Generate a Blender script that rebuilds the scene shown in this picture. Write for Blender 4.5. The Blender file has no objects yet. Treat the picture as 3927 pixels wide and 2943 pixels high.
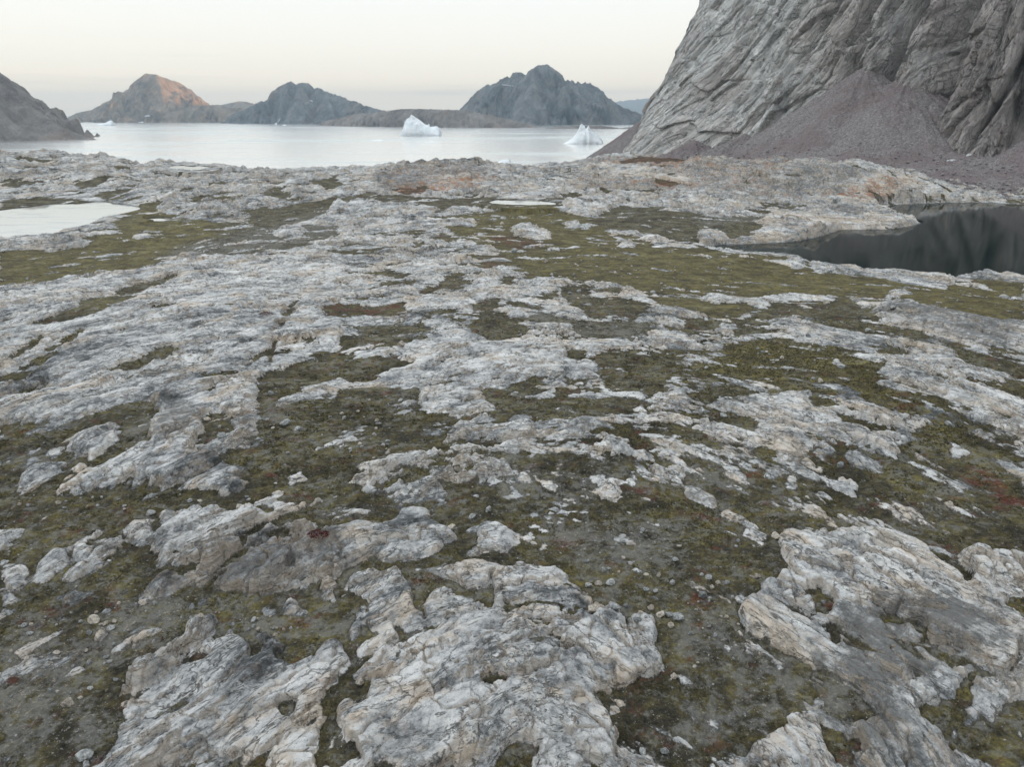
import bpy, math, random
import numpy as np
from concurrent.futures import ThreadPoolExecutor
random.seed(7)
rng = np.random.default_rng(11)
SC = bpy.context.scene
COL = SC.collection
F32 = np.float32
EYE = 60.0                      # height of the drone above the fjord
PITCH = math.radians(18.94)
FOC = 788.0
CP, SP = math.cos(PITCH), math.sin(PITCH)

# ------------------------------------------------------------------ survey helpers
def direction(px, py):
    """bearing line seen at a spot of the photograph (2212 px wide view) -> lateral, forward, up"""
    X, Y = px * 1024 / 2212, py * 1024 / 2212
    lat, upc = X - 512.0, 384.0 - Y
    return lat, FOC * CP + upc * SP, upc * CP - FOC * SP

def at_range(px, py, y):
    l, f, u = direction(px, py)
    return (l / f * y, y, EYE + u / f * y)

def on_level(px, py, z=0.0):
    l, f, u = direction(px, py)
    k = (EYE - z) / -u
    return (l * k, f * k, z)

# ------------------------------------------------------------------ noise
_ga = (np.arange(256) * 2 * np.pi / 256 * 97).astype(F32)
_gx, _gy = np.cos(_ga).astype(F32), np.sin(_ga).astype(F32)

def perlin(x, y, seed=0):
    x = np.asarray(x, F32); y = np.asarray(y, F32)
    xf, yf = np.floor(x), np.floor(y)
    xi, yi = xf.astype(np.int32).astype(np.uint32), yf.astype(np.int32).astype(np.uint32)
    fx, fy = x - xf, y - yf
    def g(ix, iy, dx, dy):
        h = ix * np.uint32(374761393) + iy * np.uint32(668265263) + np.uint32((seed * 2246822519 + 3266489917) & 0xffffffff)
        h = (h ^ (h >> np.uint32(13))) * np.uint32(1274126177)
        h = ((h ^ (h >> np.uint32(16))) & np.uint32(255)).astype(np.intp)
        return _gx[h] * dx + _gy[h] * dy
    o = np.uint32(1)
    u = fx * fx * fx * (fx * (fx * 6 - 15) + 10)
    v = fy * fy * fy * (fy * (fy * 6 - 15) + 10)
    a = g(xi, yi, fx, fy); b = g(xi + o, yi, fx - 1, fy)
    c = g(xi, yi + o, fx, fy - 1); d = g(xi + o, yi + o, fx - 1, fy - 1)
    a = a + u * (b - a); c = c + u * (d - c)
    return (a + v * (c - a)) * F32(1.5)

def fbm(x, y, octv=4, seed=0, gain=.5, lam=None, sp=None):
    s = 0; a = 1.0; f = 1.0
    for i in range(octv):
        n = perlin(x * f, y * f, seed + i * 17) * a
        if sp is not None:
            n = n * np.clip(lam / f / (3.0 * sp) - .4, 0, 1)
        s = s + n; a *= gain; f *= 2.03
    return s

def ridged(x, y, octv=3, seed=0):
    s = 0; a = 1.0; f = 1.0
    for i in range(octv):
        s = s + (1 - 2 * np.abs(perlin(x * f, y * f, seed + i * 13))) * a
        a *= .5; f *= 2.1
    return s

def blocks(u, v, seed=0):
    """fractured bedrock: every cell of a jittered lattice is a block with its own step and tilt"""
    u = np.asarray(u, F32); v = np.asarray(v, F32)
    ui, vi = np.floor(u), np.floor(v)
    fu, fv = u - ui, v - vi
    f1 = np.full(u.shape, 9, F32); f2 = np.full(u.shape, 9, F32)
    h1 = np.zeros(u.shape, np.uint32); d1u = np.zeros(u.shape, F32); d1v = np.zeros(u.shape, F32)
    iu, iv = ui.astype(np.int32).astype(np.uint32), vi.astype(np.int32).astype(np.uint32)
    for a in (-1, 0, 1):
        for b in (-1, 0, 1):
            h = (iu + np.uint32(a & 0xffffffff)) * np.uint32(374761393) + (iv + np.uint32(b & 0xffffffff)) * np.uint32(668265263) + np.uint32((seed * 2246822519 + 77) & 0xffffffff)
            h = (h ^ (h >> np.uint32(13))) * np.uint32(1274126177); h = h ^ (h >> np.uint32(16))
            du = a + (h & np.uint32(1023)).astype(F32) / 1023 - fu
            dv = b + ((h >> np.uint32(10)) & np.uint32(1023)).astype(F32) / 1023 - fv
            d = du * du + dv * dv
            m = d < f1
            f2 = np.where(m, f1, np.minimum(f2, d)); f1 = np.where(m, d, f1)
            h1 = np.where(m, h, h1); d1u = np.where(m, du, d1u); d1v = np.where(m, dv, d1v)
    h = (h1 ^ (h1 >> np.uint32(7))) * np.uint32(2654435761); h = h ^ (h >> np.uint32(15))
    k = lambda s: ((h >> np.uint32(s)) & np.uint32(255)).astype(F32) / 127.5 - 1
    return k(0), k(8) * d1u + k(16) * d1v, np.sqrt(f2) - np.sqrt(f1)

def sst(a, b, x):
    t = np.clip((x - a) / (b - a), 0, 1)
    return t * t * (3 - 2 * t)

# ------------------------------------------------------------------ the survey: outcrop, heath and water outlines
CROP = {1: (0, 200, .5877), 2: (1200, 200, .5877), 3: (2200, 0, .7807), 4: (0, 1000, .5922), 5: (1310, 1000, .5922),
        6: (2620, 1000, .5911), 7: (0, 1960, .5928), 8: (1310, 1960, .5928), 9: (2620, 1960, .593), 0: (0, 0, 3927 / 2212)}

def px(c, x, y):
    ox, oy, k = CROP[c]
    return (ox + x * k) * 2212 / 3927, (oy + y * k) * 2212 / 3927

NAZ, NQ = 1500, 1300
AZM, Q0, Q1 = math.radians(47), .02, 1.5
LQ0, LQ1 = math.log(Q0), math.log(Q1)

def to_map(x, y):
    l, f, u = direction(x, y)
    az = math.atan2(l, f)
    q = max(-u, 1e-3) / math.hypot(l, f)
    return (az + AZM) / (2 * AZM) * (NAZ - 1), (math.log(max(q, Q0)) - LQ0) / (LQ1 - LQ0) * (NQ - 1)

def mask_of(c, pts):
    P = np.array([to_map(*px(c, x, y)) for x, y in pts])
    x0, x1 = int(max(0, P[:, 0].min())), int(min(NAZ - 1, P[:, 0].max() + 1))
    y0, y1 = int(max(0, P[:, 1].min())), int(min(NQ - 1, P[:, 1].max() + 1))
    if x1 <= x0 or y1 <= y0:
        return None
    gx, gy = np.meshgrid(np.arange(x0, x1 + 1), np.arange(y0, y1 + 1))
    ins = np.zeros(gx.shape, bool)
    n = len(P)
    for i in range(n):
        ax, ay = P[i]; bx, by = P[(i + 1) % n]
        if ay == by: continue
        cond = ((ay > gy) != (by > gy)) & (gx < (bx - ax) * (gy - ay) / (by - ay) + ax)
        ins ^= cond
    return (slice(y0, y1 + 1), slice(x0, x1 + 1)), ins

def blur(a, r):
    for ax in (0, 1):
        k = 2 * r + 1
        p = np.pad(a, [(r + 1, r) if i == ax else (0, 0) for i in (0, 1)], mode='edge')
        cs = np.cumsum(p, axis=ax, dtype=np.float64)
        a = ((cs[k:] - cs[:-k]) if ax == 0 else (cs[:, k:] - cs[:, :-k])) / k
    return a.astype(F32)

# channels: rock, green, lichen with one painted shadow, warm, red, gravel
CH = ['rock', 'green', 'lichen_shade', 'warm', 'red', 'gravel']
KIND = {
 'R':  dict(rock=1.0, lichen_shade=.25, warm=.3, red=0),
 'RP': dict(rock=1.0, lichen_shade=.0, warm=.25, red=0),
 'RD': dict(rock=.92, lichen_shade=.85, warm=.35, red=0),
 'RW': dict(rock=1.0, lichen_shade=.2, warm=.95, red=0),
 'RB': dict(rock=.96, lichen_shade=.75, warm=.7, red=.42),
 'O':  dict(rock=.75, lichen_shade=.3, warm=1.0, red=.45, green=.2),
 'M':  dict(rock=.0, green=.34, gravel=.38, red=.12),
 'G':  dict(rock=.0, green=.9, gravel=.12, red=.0),
 'H':  dict(rock=.1, green=.2, gravel=.85, red=.05),
 'P':  dict(rock=.18, green=.2, gravel=1.0, warm=.9, red=.1),
 'MR': dict(rock=.0, green=.3, gravel=.1, red=.85),
 'D':  dict(lichen_shade=1.0),  # dark patches on rock, one of them the painted shade of a hollow
}
SURVEY = []
def S(c, kind, *pts):
    SURVEY.append((c, kind, [(pts[i], pts[i + 1]) for i in range(0, len(pts), 2)]))

# far shelf, left
S(1,'G', 0,1310,200,1290,420,1300,600,1262,520,1225,620,1200,800,1172,740,1120,840,1060,920,985,1050,990,1000,1030,1200,1080,1420,1112,1560,1112,1720,1040,1900,1010,2000,1000,2120,960,2212,930,2212,1040,2050,1100,1900,1160,1620,1180,1480,1230,1300,1260,1200,1300,1290,1350,1080,1400,900,1440,700,1460,470,1470,330,1520,200,1550,0,1570)
S(1,'M', 1420,1112,1560,1112,1720,1040,1900,1010,2000,1000,2120,960,2212,930,2212,1100,1900,1160,1620,1180,1480,1200)
S(1,'H', 1000,1360,1250,1250,1480,1205,1700,1160,2000,1080,2212,1000,2212,1220,1850,1290,1500,1330,1250,1385)
S(1,'R', 1780,1190,1900,1150,2000,1160,1960,1200,1840,1215)
S(1,'R', 2050,1120,2130,1080,2212,1090,2212,1130,2100,1140)
S(1,'M', 90,690,200,690,260,710,140,715)
S(1,'M', 150,740,240,770,200,780)
S(1,'M', 500,870,640,830,720,800,680,850,620,890,520,890)
S(1,'M', 0,980,100,955,260,965,430,955,600,975,680,970,500,990,330,995,160,1015,0,1035)
S(1,'M', 600,930,760,905,900,895,780,940,680,970)
S(1,'M', 0,845,120,830,220,860,150,890,0,900)
S(1,'M', 1700,920,1800,885,1900,930,1860,980,1760,960)
S(1,'M', 1600,1060,1680,1025,1800,995,1700,1070)
S(1,'M', 2050,850,2212,800,2212,900,2120,900)
S(1,'M', 860,740,940,730,1000,745,900,760)
S(1,'R', 860,1210,910,1190,990,1210,900,1225)
S(1,'R', 1250,1145,1330,1135,1330,1155,1260,1158)
S(1,'RD', 220,1290,330,1240,600,1245,520,1280,330,1310)
# far shelf, middle
S(2,'M', 0,1000,150,960,300,940,500,915,760,945,900,960,1100,950,1400,940,1700,930,1800,960,2000,1000,1860,990,1640,985,1600,1010,1350,1015,1180,1040,1000,1030,960,1060,700,1000,560,985,480,992,300,1010,100,1040,0,1060)
S(2,'R', 60,1120,140,1015,350,985,560,985,605,1010,540,1060,300,1100,120,1135)
S(2,'R', 340,1110,560,1105,660,1140,640,1165,400,1175,360,1150)
S(2,'R', 680,1110,760,1095,860,1130,890,1170,740,1165)
S(2,'R', 1040,925,1200,905,1450,920,1640,945,1500,960,1150,955)
S(2,'R', 850,1040,960,1020,1180,1030,1150,1050,900,1058)
S(2,'R', 1650,985,1800,970,2100,1000,2100,1060,1850,1070,1720,1040)
S(2,'RB', 400,800,650,740,900,735,1110,760,1220,850,1000,925,700,945,430,930)
S(2,'G', 640,1090,800,1080,1000,1060,1200,1040,1500,1005,1700,1060,1850,1080,1750,1130,1620,1150,1700,1170,1900,1190,2100,1210,2212,1240,2212,1300,1900,1285,1600,1290,1400,1300,1250,1300,1150,1270,1000,1230,900,1190,880,1140,1060,1110)
S(2,'G', 1250,1310,1500,1300,1800,1280,2212,1300,2212,1616,2000,1520,1700,1500,1500,1470,1380,1430,1270,1370,1200,1340)
S(2,'M', 360,1190,450,1180,640,1165,880,1200,960,1230,880,1250,760,1215,600,1210,420,1205)
S(2,'MR', 720,1197,860,1185,925,1203,800,1217)
S(2,'MR', 1120,1180,1290,1200,1420,1230,1600,1270,1400,1290,1180,1240)
S(2,'O', 740,880,900,830,1060,820,1120,860,1000,900,860,930,780,930)
S(2,'MR', 480,900,740,880,840,920,640,935,520,925)
S(2,'RW', 1160,790,1200,750,1270,740,1300,770,1220,800)
S(2,'R', 1290,1165,1340,1125,1450,1150,1550,1180,1560,1215,1450,1228,1330,1205)
S(2,'R', 1640,1125,1720,1100,1740,1130,1690,1142)
S(2,'R', 1980,1275,2050,1242,2120,1275,2050,1285)
S(2,'R', 1920,1187,2060,1232,1990,1225)
S(2,'R', 880,1120,960,1108,1080,1120,1060,1140,900,1140)
S(2,'M', 130,1310,300,1290,470,1275,580,1270,420,1300,200,1322)
S(2,'M', 960,1335,1060,1320,1170,1340,1090,1360)
# right, peninsula, lake margin
S(3,'RB', 0,800,600,755,1150,765,1300,860,1650,870,1560,1000,1000,995,600,960,0,930)
S(3,'RW', 0,830,200,810,420,850,600,905,380,900,100,890)
S(3,'G', 0,1120,150,1112,170,1150,60,1200,0,1200)
S(3,'G', 0,1232,350,1222,640,1227,860,1242,1000,1272,1080,1282,1150,1312,1200,1342,1400,1352,1600,1377,1840,1392,1950,1382,2120,1382,2212,1392,2212,1600,1500,1600,1470,1480,1300,1450,660,1460,400,1400,0,1390)
S(3,'M', 230,1010,480,1040,650,1060,600,1100,640,1200,500,1190,350,1150,180,1120,60,1090)
S(3,'H', 560,1080,860,1060,960,1080,880,1150,820,1190,700,1130)
S(3,'RW', 650,1220,600,1150,720,1115,960,1080,1180,1040,1350,1010,1520,1030,1690,1090,1560,1130,1310,1130,1200,1170,1000,1195,800,1212)
S(3,'M', 700,1120,860,1080,950,1110,880,1160,780,1180)
S(3,'RD', 1180,1040,1350,1012,1470,1030,1420,1060,1280,1080)
S(3,'O', 1240,980,1400,930,1520,860,1650,870,1650,950,1560,1000,1440,1012,1300,985)
S(3,'RW', 300,1000,360,970,560,985,700,1010,640,1020,420,1010)
S(3,'MR', 390,880,520,900,600,920,400,932)
S(3,'RD', 960,900,1100,840,1400,830,1560,870,1350,930,1200,970,1040,960)
S(3,'M', 0,935,250,930,500,935,380,948,100,950)
S(3,'MR', 200,800,420,830,600,800,520,780,330,770)
# hump on the left
S(4,'R', 0,200,200,170,330,150,450,100,700,105,880,120,1230,0,2212,0,2212,800,1640,860,1000,1100,0,1075)
S(4,'M', 740,205,830,160,960,140,1080,110,1180,95,1190,120,1000,180,880,210,760,225)
S(4,'M', 500,300,560,260,700,240,940,212,980,235,830,272,730,312,640,342,480,382,300,425,180,455,200,420,330,360,420,320)
S(4,'G', 560,270,700,245,800,240,700,300,560,310)
S(4,'M', 0,390,60,370,110,385,60,410,0,420)
S(4,'M', 480,480,520,450,560,440,540,470,490,520,400,580,340,620,290,690,210,760,100,800,0,835,0,780,110,720,200,640,310,600,260,590)
S(4,'M', 230,490,290,490,210,560,130,640,20,690,0,680,100,620,150,560)
S(4,'M', 660,732,700,700,850,650,960,620,1010,560,1080,560,1150,580,1140,620,1060,652,950,692,830,724,700,738)
S(4,'M', 800,772,860,740,970,735,900,762,840,792)
S(4,'M', 1170,762,1280,738,1400,743,1500,718,1570,725,1550,742,1430,768,1300,772,1170,778)
S(4,'M', 0,925,60,882,200,842,400,820,540,818,400,842,200,868,80,905,0,945)
S(4,'M', 1800,368,1860,300,1940,255,1980,260,1930,320,1860,372)
S(4,'MR', 1690,362,1740,330,1750,345,1720,370)
S(4,'M', 1740,472,1780,430,1860,395,1880,405,1840,440,1770,478)
S(4,'M', 1740,640,1770,560,1790,510,1812,520,1790,600,1760,672)
S(4,'MR', 2060,340,2110,300,2212,268,2212,362,2100,357)
S(4,'MR', 1480,110,1560,90,1600,95,1540,120)
S(4,'M', 930,340,1000,295,1100,280,1180,262,1150,300,1040,330)
S(4,'M', 1640,855,1680,770,1720,735,1870,705,1990,625,2080,590,2212,598,2212,772,2110,792,2040,832,1900,862,1830,902,1720,942,1690,932)
S(4,'M', 0,1075,300,1045,560,1000,850,930,1030,910,990,1000,985,1120,1010,1190,950,1210,830,1250,650,1310,480,1340,400,1400,380,1480,430,1505,600,1490,900,1470,1180,1500,1260,1490,1450,1530,1650,1480,1850,1460,1850,1600,1690,1620,1500,1640,1170,1655,0,1655)
S(4,'H', 60,1300,330,1200,400,1250,300,1340,160,1380)
S(4,'H', 820,1180,900,1000,1000,960,985,1100,900,1200)
S(4,'RP', 450,1180,500,1130,600,1090,740,1065,790,1090,740,1150,650,1240,590,1290,540,1260,450,1230)
S(4,'R', 330,1240,380,1220,410,1240,380,1260,330,1255)
S(4,'R', 170,1290,230,1260,250,1275,190,1300)
S(4,'RP', 120,1490,160,1440,160,1380,300,1340,420,1285,440,1300,330,1350,390,1370,310,1440,230,1510,140,1525)
S(4,'RP', 470,1350,520,1320,640,1320,760,1280,900,1210,970,1200,990,1230,1200,1230,1210,1300,1000,1370,900,1410,820,1450,700,1480,420,1510,380,1450,440,1400,700,1360,500,1385)
S(4,'R', 1220,1480,1230,1350,1280,1310,1380,1300,1450,1330,1560,1380,1480,1440,1360,1490,1240,1495)
S(4,'R', 970,1400,1100,1360,1210,1380,1210,1480,1080,1480,1000,1450)
S(4,'R', 1350,1480,1500,1450,1570,1440,1560,1490,1430,1520)
S(4,'M', 1690,1140,1690,930,1900,865,2100,880,2212,850,2212,1655,1850,1655,1850,1470,2020,1400,1980,1300,1900,1310,1720,1200)
S(4,'M', 1230,1310,1400,1265,1640,1220,1720,1190,1860,1160,1900,1200,1900,1310,1760,1370,1700,1400,1600,1380,1480,1340,1450,1310,1380,1295)
S(4,'H', 1690,1000,1800,940,1900,990,1850,1040,1720,1090)
S(4,'RP', 1790,922,1900,893,2050,863,2190,855,2180,887,2000,903,1890,942,1760,952)
S(4,'R', 1730,1452,1800,1400,1900,1370,1950,1300,1980,1370,2020,1395,1950,1412,1900,1432,1860,1392,1760,1452)
S(4,'R', 1150,1655,1280,1600,1400,1570,1560,1550,1700,1520,1840,1465,1800,1530,1840,1600,1690,1620,1690,1655)
S(4,'RD', 990,1170,1000,1050,1060,1000,1020,940,1050,900,1160,895,1180,960,1280,960,1300,1010,1300,1110,1260,1180,1200,1200,1110,1220,1030,1190)
S(4,'M', 1290,1040,1330,1000,1480,1020,1500,1050,1520,1120,1440,1160,1310,1210,1220,1240,1260,1190,1300,1110)
# centre
S(5,'RP', 0,590,230,560,560,520,640,480,900,540,1120,540,1470,560,1450,620,1210,760,950,830,900,890,1010,975,880,1000,520,970,480,930,500,860,480,830,160,860,0,830)
S(5,'MR', 0,302,60,280,200,300,420,265,400,330,330,357,100,347,0,342)
S(5,'G', 1100,0,2212,0,2212,300,2040,290,2030,240,1900,190,1760,150,1560,150,1400,110,1250,60)
S(5,'M', 620,162,690,100,790,125,770,182,690,197)
S(5,'MR', 490,205,560,170,620,180,600,220,520,225)
S(5,'M', 220,82,300,55,470,90,380,112,250,97)
S(5,'M', 1030,117,1100,98,1130,110,1080,152,1040,142)
S(5,'M', 1140,112,1230,103,1280,125,1220,137)
S(5,'MR', 860,20,960,0,1120,30,1000,50)
S(5,'M', 1260,242,1310,220,1400,203,1410,240,1330,257)
S(5,'M', 840,302,900,260,1020,240,1030,270,980,312,1070,342,1070,382,1180,402,1190,460,1110,492,1050,530,960,532,880,532,920,492,840,482,830,402,900,372,940,352,830,342)
S(5,'M', 600,332,680,310,750,315,700,347,620,357)
S(5,'M', 0,400,200,420,420,430,600,450,640,480,560,520,480,512,360,557,230,562,120,582,0,592)
S(5,'M', 0,610,130,618,330,630,450,650,490,680,400,712,290,742,200,792,0,802)
S(5,'M', 660,612,740,590,850,585,840,612,740,627)
S(5,'H', 1200,312,1270,300,1420,380,1540,400,1500,422,1330,422,1220,402,1160,332)
S(5,'M', 1430,192,1500,165,1610,190,1620,240,1740,240,1900,260,2040,300,1960,342,1900,372,1880,392,1780,352,1720,352,1680,392,1600,372,1540,332,1480,292,1430,232)
S(5,'MR', 1690,240,1780,230,1850,255,1780,272)
S(5,'H', 1500,402,1640,400,1900,400,1990,420,2000,500,1880,542,1740,502,1560,512,1500,452)
S(5,'M', 1450,622,1480,560,1560,550,1600,600,1540,642)
S(5,'M', 1650,650,1700,580,1800,580,1880,620,2000,640,2212,650,2212,732,2120,742,2040,822,1980,892,1840,852,1700,832,1640,702)
S(5,'M', 900,890,960,840,1080,830,1180,790,1230,750,1280,790,1260,830,1330,850,1240,902,1140,962,1030,972,990,932)
S(5,'M', 1390,842,1480,790,1640,768,1700,860,1580,842,1480,852,1400,892)
S(5,'M', 1000,972,1140,950,1240,920,1400,880,1500,900,1700,900,1800,870,1900,890,1930,920,1900,970,1760,1000,1640,1012,1560,1002,1500,1062,1430,1152,1280,1182,1250,1092,1240,1022,1130,992,1090,1012,1060,1082,960,1002)
S(5,'M', 0,850,130,840,480,830,500,860,480,920,520,970,700,1000,690,1030,560,1062,440,1072,430,1112,560,1152,500,1172,440,1232,350,1242,290,1302,190,1292,120,1302,100,1352,230,1332,200,1382,60,1402,160,1452,40,1492,0,1655)
S(5,'H', 280,900,480,850,500,900,520,970,420,1010,330,1000)
S(5,'M', 400,1352,480,1340,560,1350,580,1400,540,1432,460,1432,420,1402)
S(5,'M', 0,1500,100,1480,300,1540,350,1560,430,1590,350,1655,0,1655)
S(5,'H', 580,1440,620,1430,760,1470,960,1460,1080,1400,1090,1340,960,1250,1060,1240,1140,1300,1270,1270,1480,1270,1640,1290,1900,1290,1860,1400,1830,1430,1700,1430,1650,1480,1660,1600,1600,1655,700,1655,730,1560,640,1540)
S(5,'M', 1250,1290,1480,1270,1640,1290,1600,1400,1500,1440,1300,1420,1230,1350)
S(5,'M', 640,1440,760,1470,960,1460,1000,1500,900,1560,760,1560,680,1520)
S(5,'RP', 1100,1390,1160,1380,1220,1410,1180,1427)
S(5,'RP', 1310,1460,1360,1445,1400,1470,1400,1500,1330,1492)
S(5,'R', 990,1622,1010,1560,1060,1550,1060,1600,1030,1627)
S(5,'R', 1040,1482,1080,1460,1130,1490,1100,1512)
S(5,'R', 780,1532,800,1510,860,1530,840,1552)
S(5,'R', 1660,1622,1650,1500,1700,1460,1780,1510,1800,1560,1760,1622)
S(5,'M', 1800,1450,2212,1480,2212,1655,1830,1655,1790,1540)
S(5,'RW', 1110,1120,1180,1080,1250,1130,1200,1190,1100,1190)
S(5,'G', 1640,1122,1700,1090,1750,1100,1740,1132,1660,1132)
S(5,'G', 1780,1142,1790,1080,1900,1070,1930,1110,1920,1142,1800,1142)
S(5,'MR', 1850,1202,1880,1150,2000,1160,2060,1220,2020,1252,1950,1242)
# right middle
S(6,'G', 0,0,550,0,720,10,860,72,1150,102,1440,152,1550,182,1740,192,1780,142,2212,150,2212,372,1900,362,1760,312,1500,272,1340,232,1060,242,900,242,500,247,330,242,200,222,140,242,170,272,400,277,420,302,570,312,350,362,230,367,40,322,0,312)
S(3,'G', 520,1218,640,1226,780,1236,900,1244,1050,1262,1160,1296,1130,1330,1000,1300,860,1270,600,1250)
S(6,'R', 860,72,1000,63,1260,78,1500,103,1700,138,1740,150,1720,192,1480,157,1300,122,1100,92)
S(6,'R', 560,0,740,5,800,40,740,62,620,12)
S(6,'R', 2060,128,2212,110,2212,140,2120,142)
S(6,'RP', 130,252,180,213,240,230,400,243,700,233,980,238,990,252,730,262,550,272,300,267,200,277)
S(6,'R', 430,300,490,275,570,305,520,318)
S(6,'RD', 1240,330,1300,280,1420,270,1500,275,1760,320,1900,365,2212,400,2212,560,1740,520,1440,440,1300,420)
S(6,'M', 580,302,560,272,900,262,1060,262,1130,292,1240,332,1270,402,1340,432,1450,442,1560,462,1620,502,1470,502,1380,492,1280,502,1150,472,1000,452,880,402,770,372,600,372,420,362,500,332)
S(6,'R', 1330,205,1440,190,1500,215,1400,240,1300,245)
S(6,'M', 320,462,350,420,480,430,560,450,640,433,560,477,450,492,330,502)
S(6,'M', 30,392,120,390,250,430,230,462,100,472,0,452)
S(6,'G', 400,542,460,520,620,500,840,550,960,570,1090,590,1150,620,1200,640,1350,640,1300,682,1220,722,1260,782,1340,832,1430,882,1560,872,1540,942,1600,982,1610,1032,1480,1002,1330,982,1210,932,1160,872,1090,792,1050,762,960,752,900,762,920,792,800,832,700,822,560,822,430,802,370,782,240,732,120,732,30,692,100,652,230,642,280,622,260,572)
S(6,'H', 640,680,780,720,860,760,760,790,680,740)
S(6,'RP', 520,650,620,660,580,672)
S(6,'RP', 960,650,1010,660,1050,710,1000,712)
S(6,'MR', 1300,900,1420,880,1520,960,1580,1010,1450,990,1340,960)
S(6,'M', 0,852,140,850,260,800,420,810,540,830,700,830,760,850,600,882,580,902,700,952,560,942,450,882,290,862,200,882,260,932,170,942,60,912)
S(6,'G', 770,942,830,905,960,900,1010,930,1000,952,880,952)
S(6,'M', 220,1002,300,980,420,1010,500,1050,510,1092,430,1102,280,1052)
S(6,'G', 460,1232,520,1160,600,1150,610,1200,590,1272,520,1292)
S(6,'M', 0,1082,60,1100,140,1110,150,1142,0,1182)
S(6,'M', 0,1640,60,1640,220,1580,210,1540,130,1480,0,1460,0,1300,250,1330,260,1380,350,1440,480,1380,560,1330,510,1400,540,1430,640,1410,690,1440,760,1450,800,1480,930,1420,1010,1390,1030,1380,940,1230,1000,1200,1070,1210,1050,1290,1180,1380,1300,1390,1360,1340,1370,1200,1460,1180,1560,1100,1590,1070,1690,1010,1790,1080,1890,1090,1900,1160,2080,1180,2212,1250,2212,1658,0,1658)
S(6,'G', 1560,1080,1690,1015,1780,1080,1880,1100,1890,1160,1700,1180,1560,1160)
S(6,'H', 0,1300,250,1330,260,1380,350,1440,220,1470,100,1450,0,1450)
S(6,'MR', 950,1230,1000,1200,1060,1210,1040,1290,1010,1300)
S(6,'MR', 1700,1420,2000,1400,2212,1450,2212,1600,1900,1560,1750,1500)
S(6,'R', 940,1440,1040,1420,1150,1440,1190,1490,1160,1500,1200,1550,1110,1540,1050,1490)
S(6,'R', 520,1402,560,1360,630,1370,640,1410,570,1432,520,1427)
S(6,'R', 620,1452,720,1420,760,1450,690,1482)
S(6,'R', 1700,1192,1760,1170,1870,1220,1870,1250,1790,1277)
S(6,'R', 2010,1302,2100,1330,2212,1380,2212,1412,2100,1372)
S(6,'RD', 0,1462,120,1480,200,1540,210,1560,90,1572,0,1552)
S(6,'R', 840,1520,920,1500,1000,1545,900,1545)
S(6,'M', 1730,552,1790,530,1900,590,2080,620,2212,690,2212,742,2050,722,1850,692,1790,652)
S(6,'RW', 1480,560,1600,520,1780,600,1790,680,1640,680,1480,640)
S(6,'M', 2010,762,2212,740,2212,852,2100,812)
S(6,'RW', 1270,700,1420,660,1500,680,1380,720)
# bottom left
S(7,'M', 0,0,2212,0,2212,1658,0,1658)
S(7,'P', 0,780,300,700,700,640,1100,650,1200,720,900,950,600,1100,400,1200,0,1300)
S(7,'H', 0,1300,400,1180,700,1200,720,1450,600,1655,0,1655)
S(7,'M', 300,720,700,640,760,760,500,900,330,860)
S(7,'M', 450,1100,760,900,860,1000,700,1130,520,1260)
S(7,'H', 700,620,1000,480,1300,520,1450,520,1200,600,1150,660,900,640)
S(7,'H', 1560,720,1700,700,1850,760,1860,850,1740,820)
S(7,'R', 0,170,100,140,170,125,180,155,140,190,60,230,0,270)
S(7,'R', 180,232,240,200,300,195,260,222)
S(7,'R', 10,322,60,300,130,310,80,352,30,352)
S(7,'R', 15,387,80,345,130,330,190,350,190,385,120,402,50,412)
S(7,'R', 60,442,120,410,170,430,140,492,80,502)
S(7,'R', 0,542,60,520,130,560,100,602,20,612)
S(7,'R', 0,670,60,640,70,655,0,710)
S(7,'R', 230,442,270,350,340,300,430,285,420,360,370,402,300,442)
S(7,'R', 475,302,500,250,545,270,550,310,500,337)
S(7,'R', 580,292,640,240,760,190,800,200,780,230,680,282,600,312)
S(7,'R', 405,442,460,380,560,320,700,270,820,250,840,285,720,342,600,402,500,442,420,457)
S(7,'R', 820,222,850,160,920,120,990,115,1000,150,960,180,970,220,900,252,840,252)
S(7,'R', 950,242,1000,185,1070,190,1110,240,1060,292,980,292)
S(7,'RP', 1000,172,1060,40,1150,20,1280,0,1700,0,1680,50,1600,122,1500,172,1380,202,1240,242,1130,252,1100,202,1040,172)
S(7,'R', 880,392,940,340,1060,300,1160,270,1290,270,1290,322,1180,352,1000,382)
S(7,'RD', 900,522,960,470,1100,440,1280,420,1330,300,1200,255,1380,210,1560,190,1760,120,1900,100,2020,110,2212,150,2212,440,2050,502,1880,542,1700,552,1580,542,1450,522,1300,522,1180,562,1000,562)
S(7,'M', 1700,180,1820,130,1900,160,1800,200)
S(7,'MR', 2025,150,2080,135,2100,190,2050,205)
S(7,'RW', 1360,470,1450,440,1480,470,1400,495)
S(7,'R', 330,622,340,560,450,500,560,480,500,540,440,622)
S(7,'RW', 440,602,520,550,640,500,670,520,600,582,480,637)
S(7,'R', 800,612,880,560,960,520,1000,540,900,602)
S(7,'R', 1180,672,1260,620,1380,580,1370,620,1250,662)
S(7,'RW', 1670,612,1700,600,1760,640,1860,650,1870,590,1960,600,2030,660,2030,702,1960,682,1860,684,1760,684)
S(7,'R', 2090,562,2130,490,2212,480,2212,642,2150,622)
S(7,'RW', 110,942,140,890,250,850,310,860,220,912,130,947)
S(7,'R', 330,740,420,690,460,710,380,760)
S(7,'R', 640,800,700,740,740,760,700,820,650,850)
S(7,'RP', 1210,792,1260,750,1400,695,1430,720,1420,770,1330,792,1230,807)
S(7,'R', 1430,762,1520,720,1545,740,1520,782,1440,792)
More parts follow.
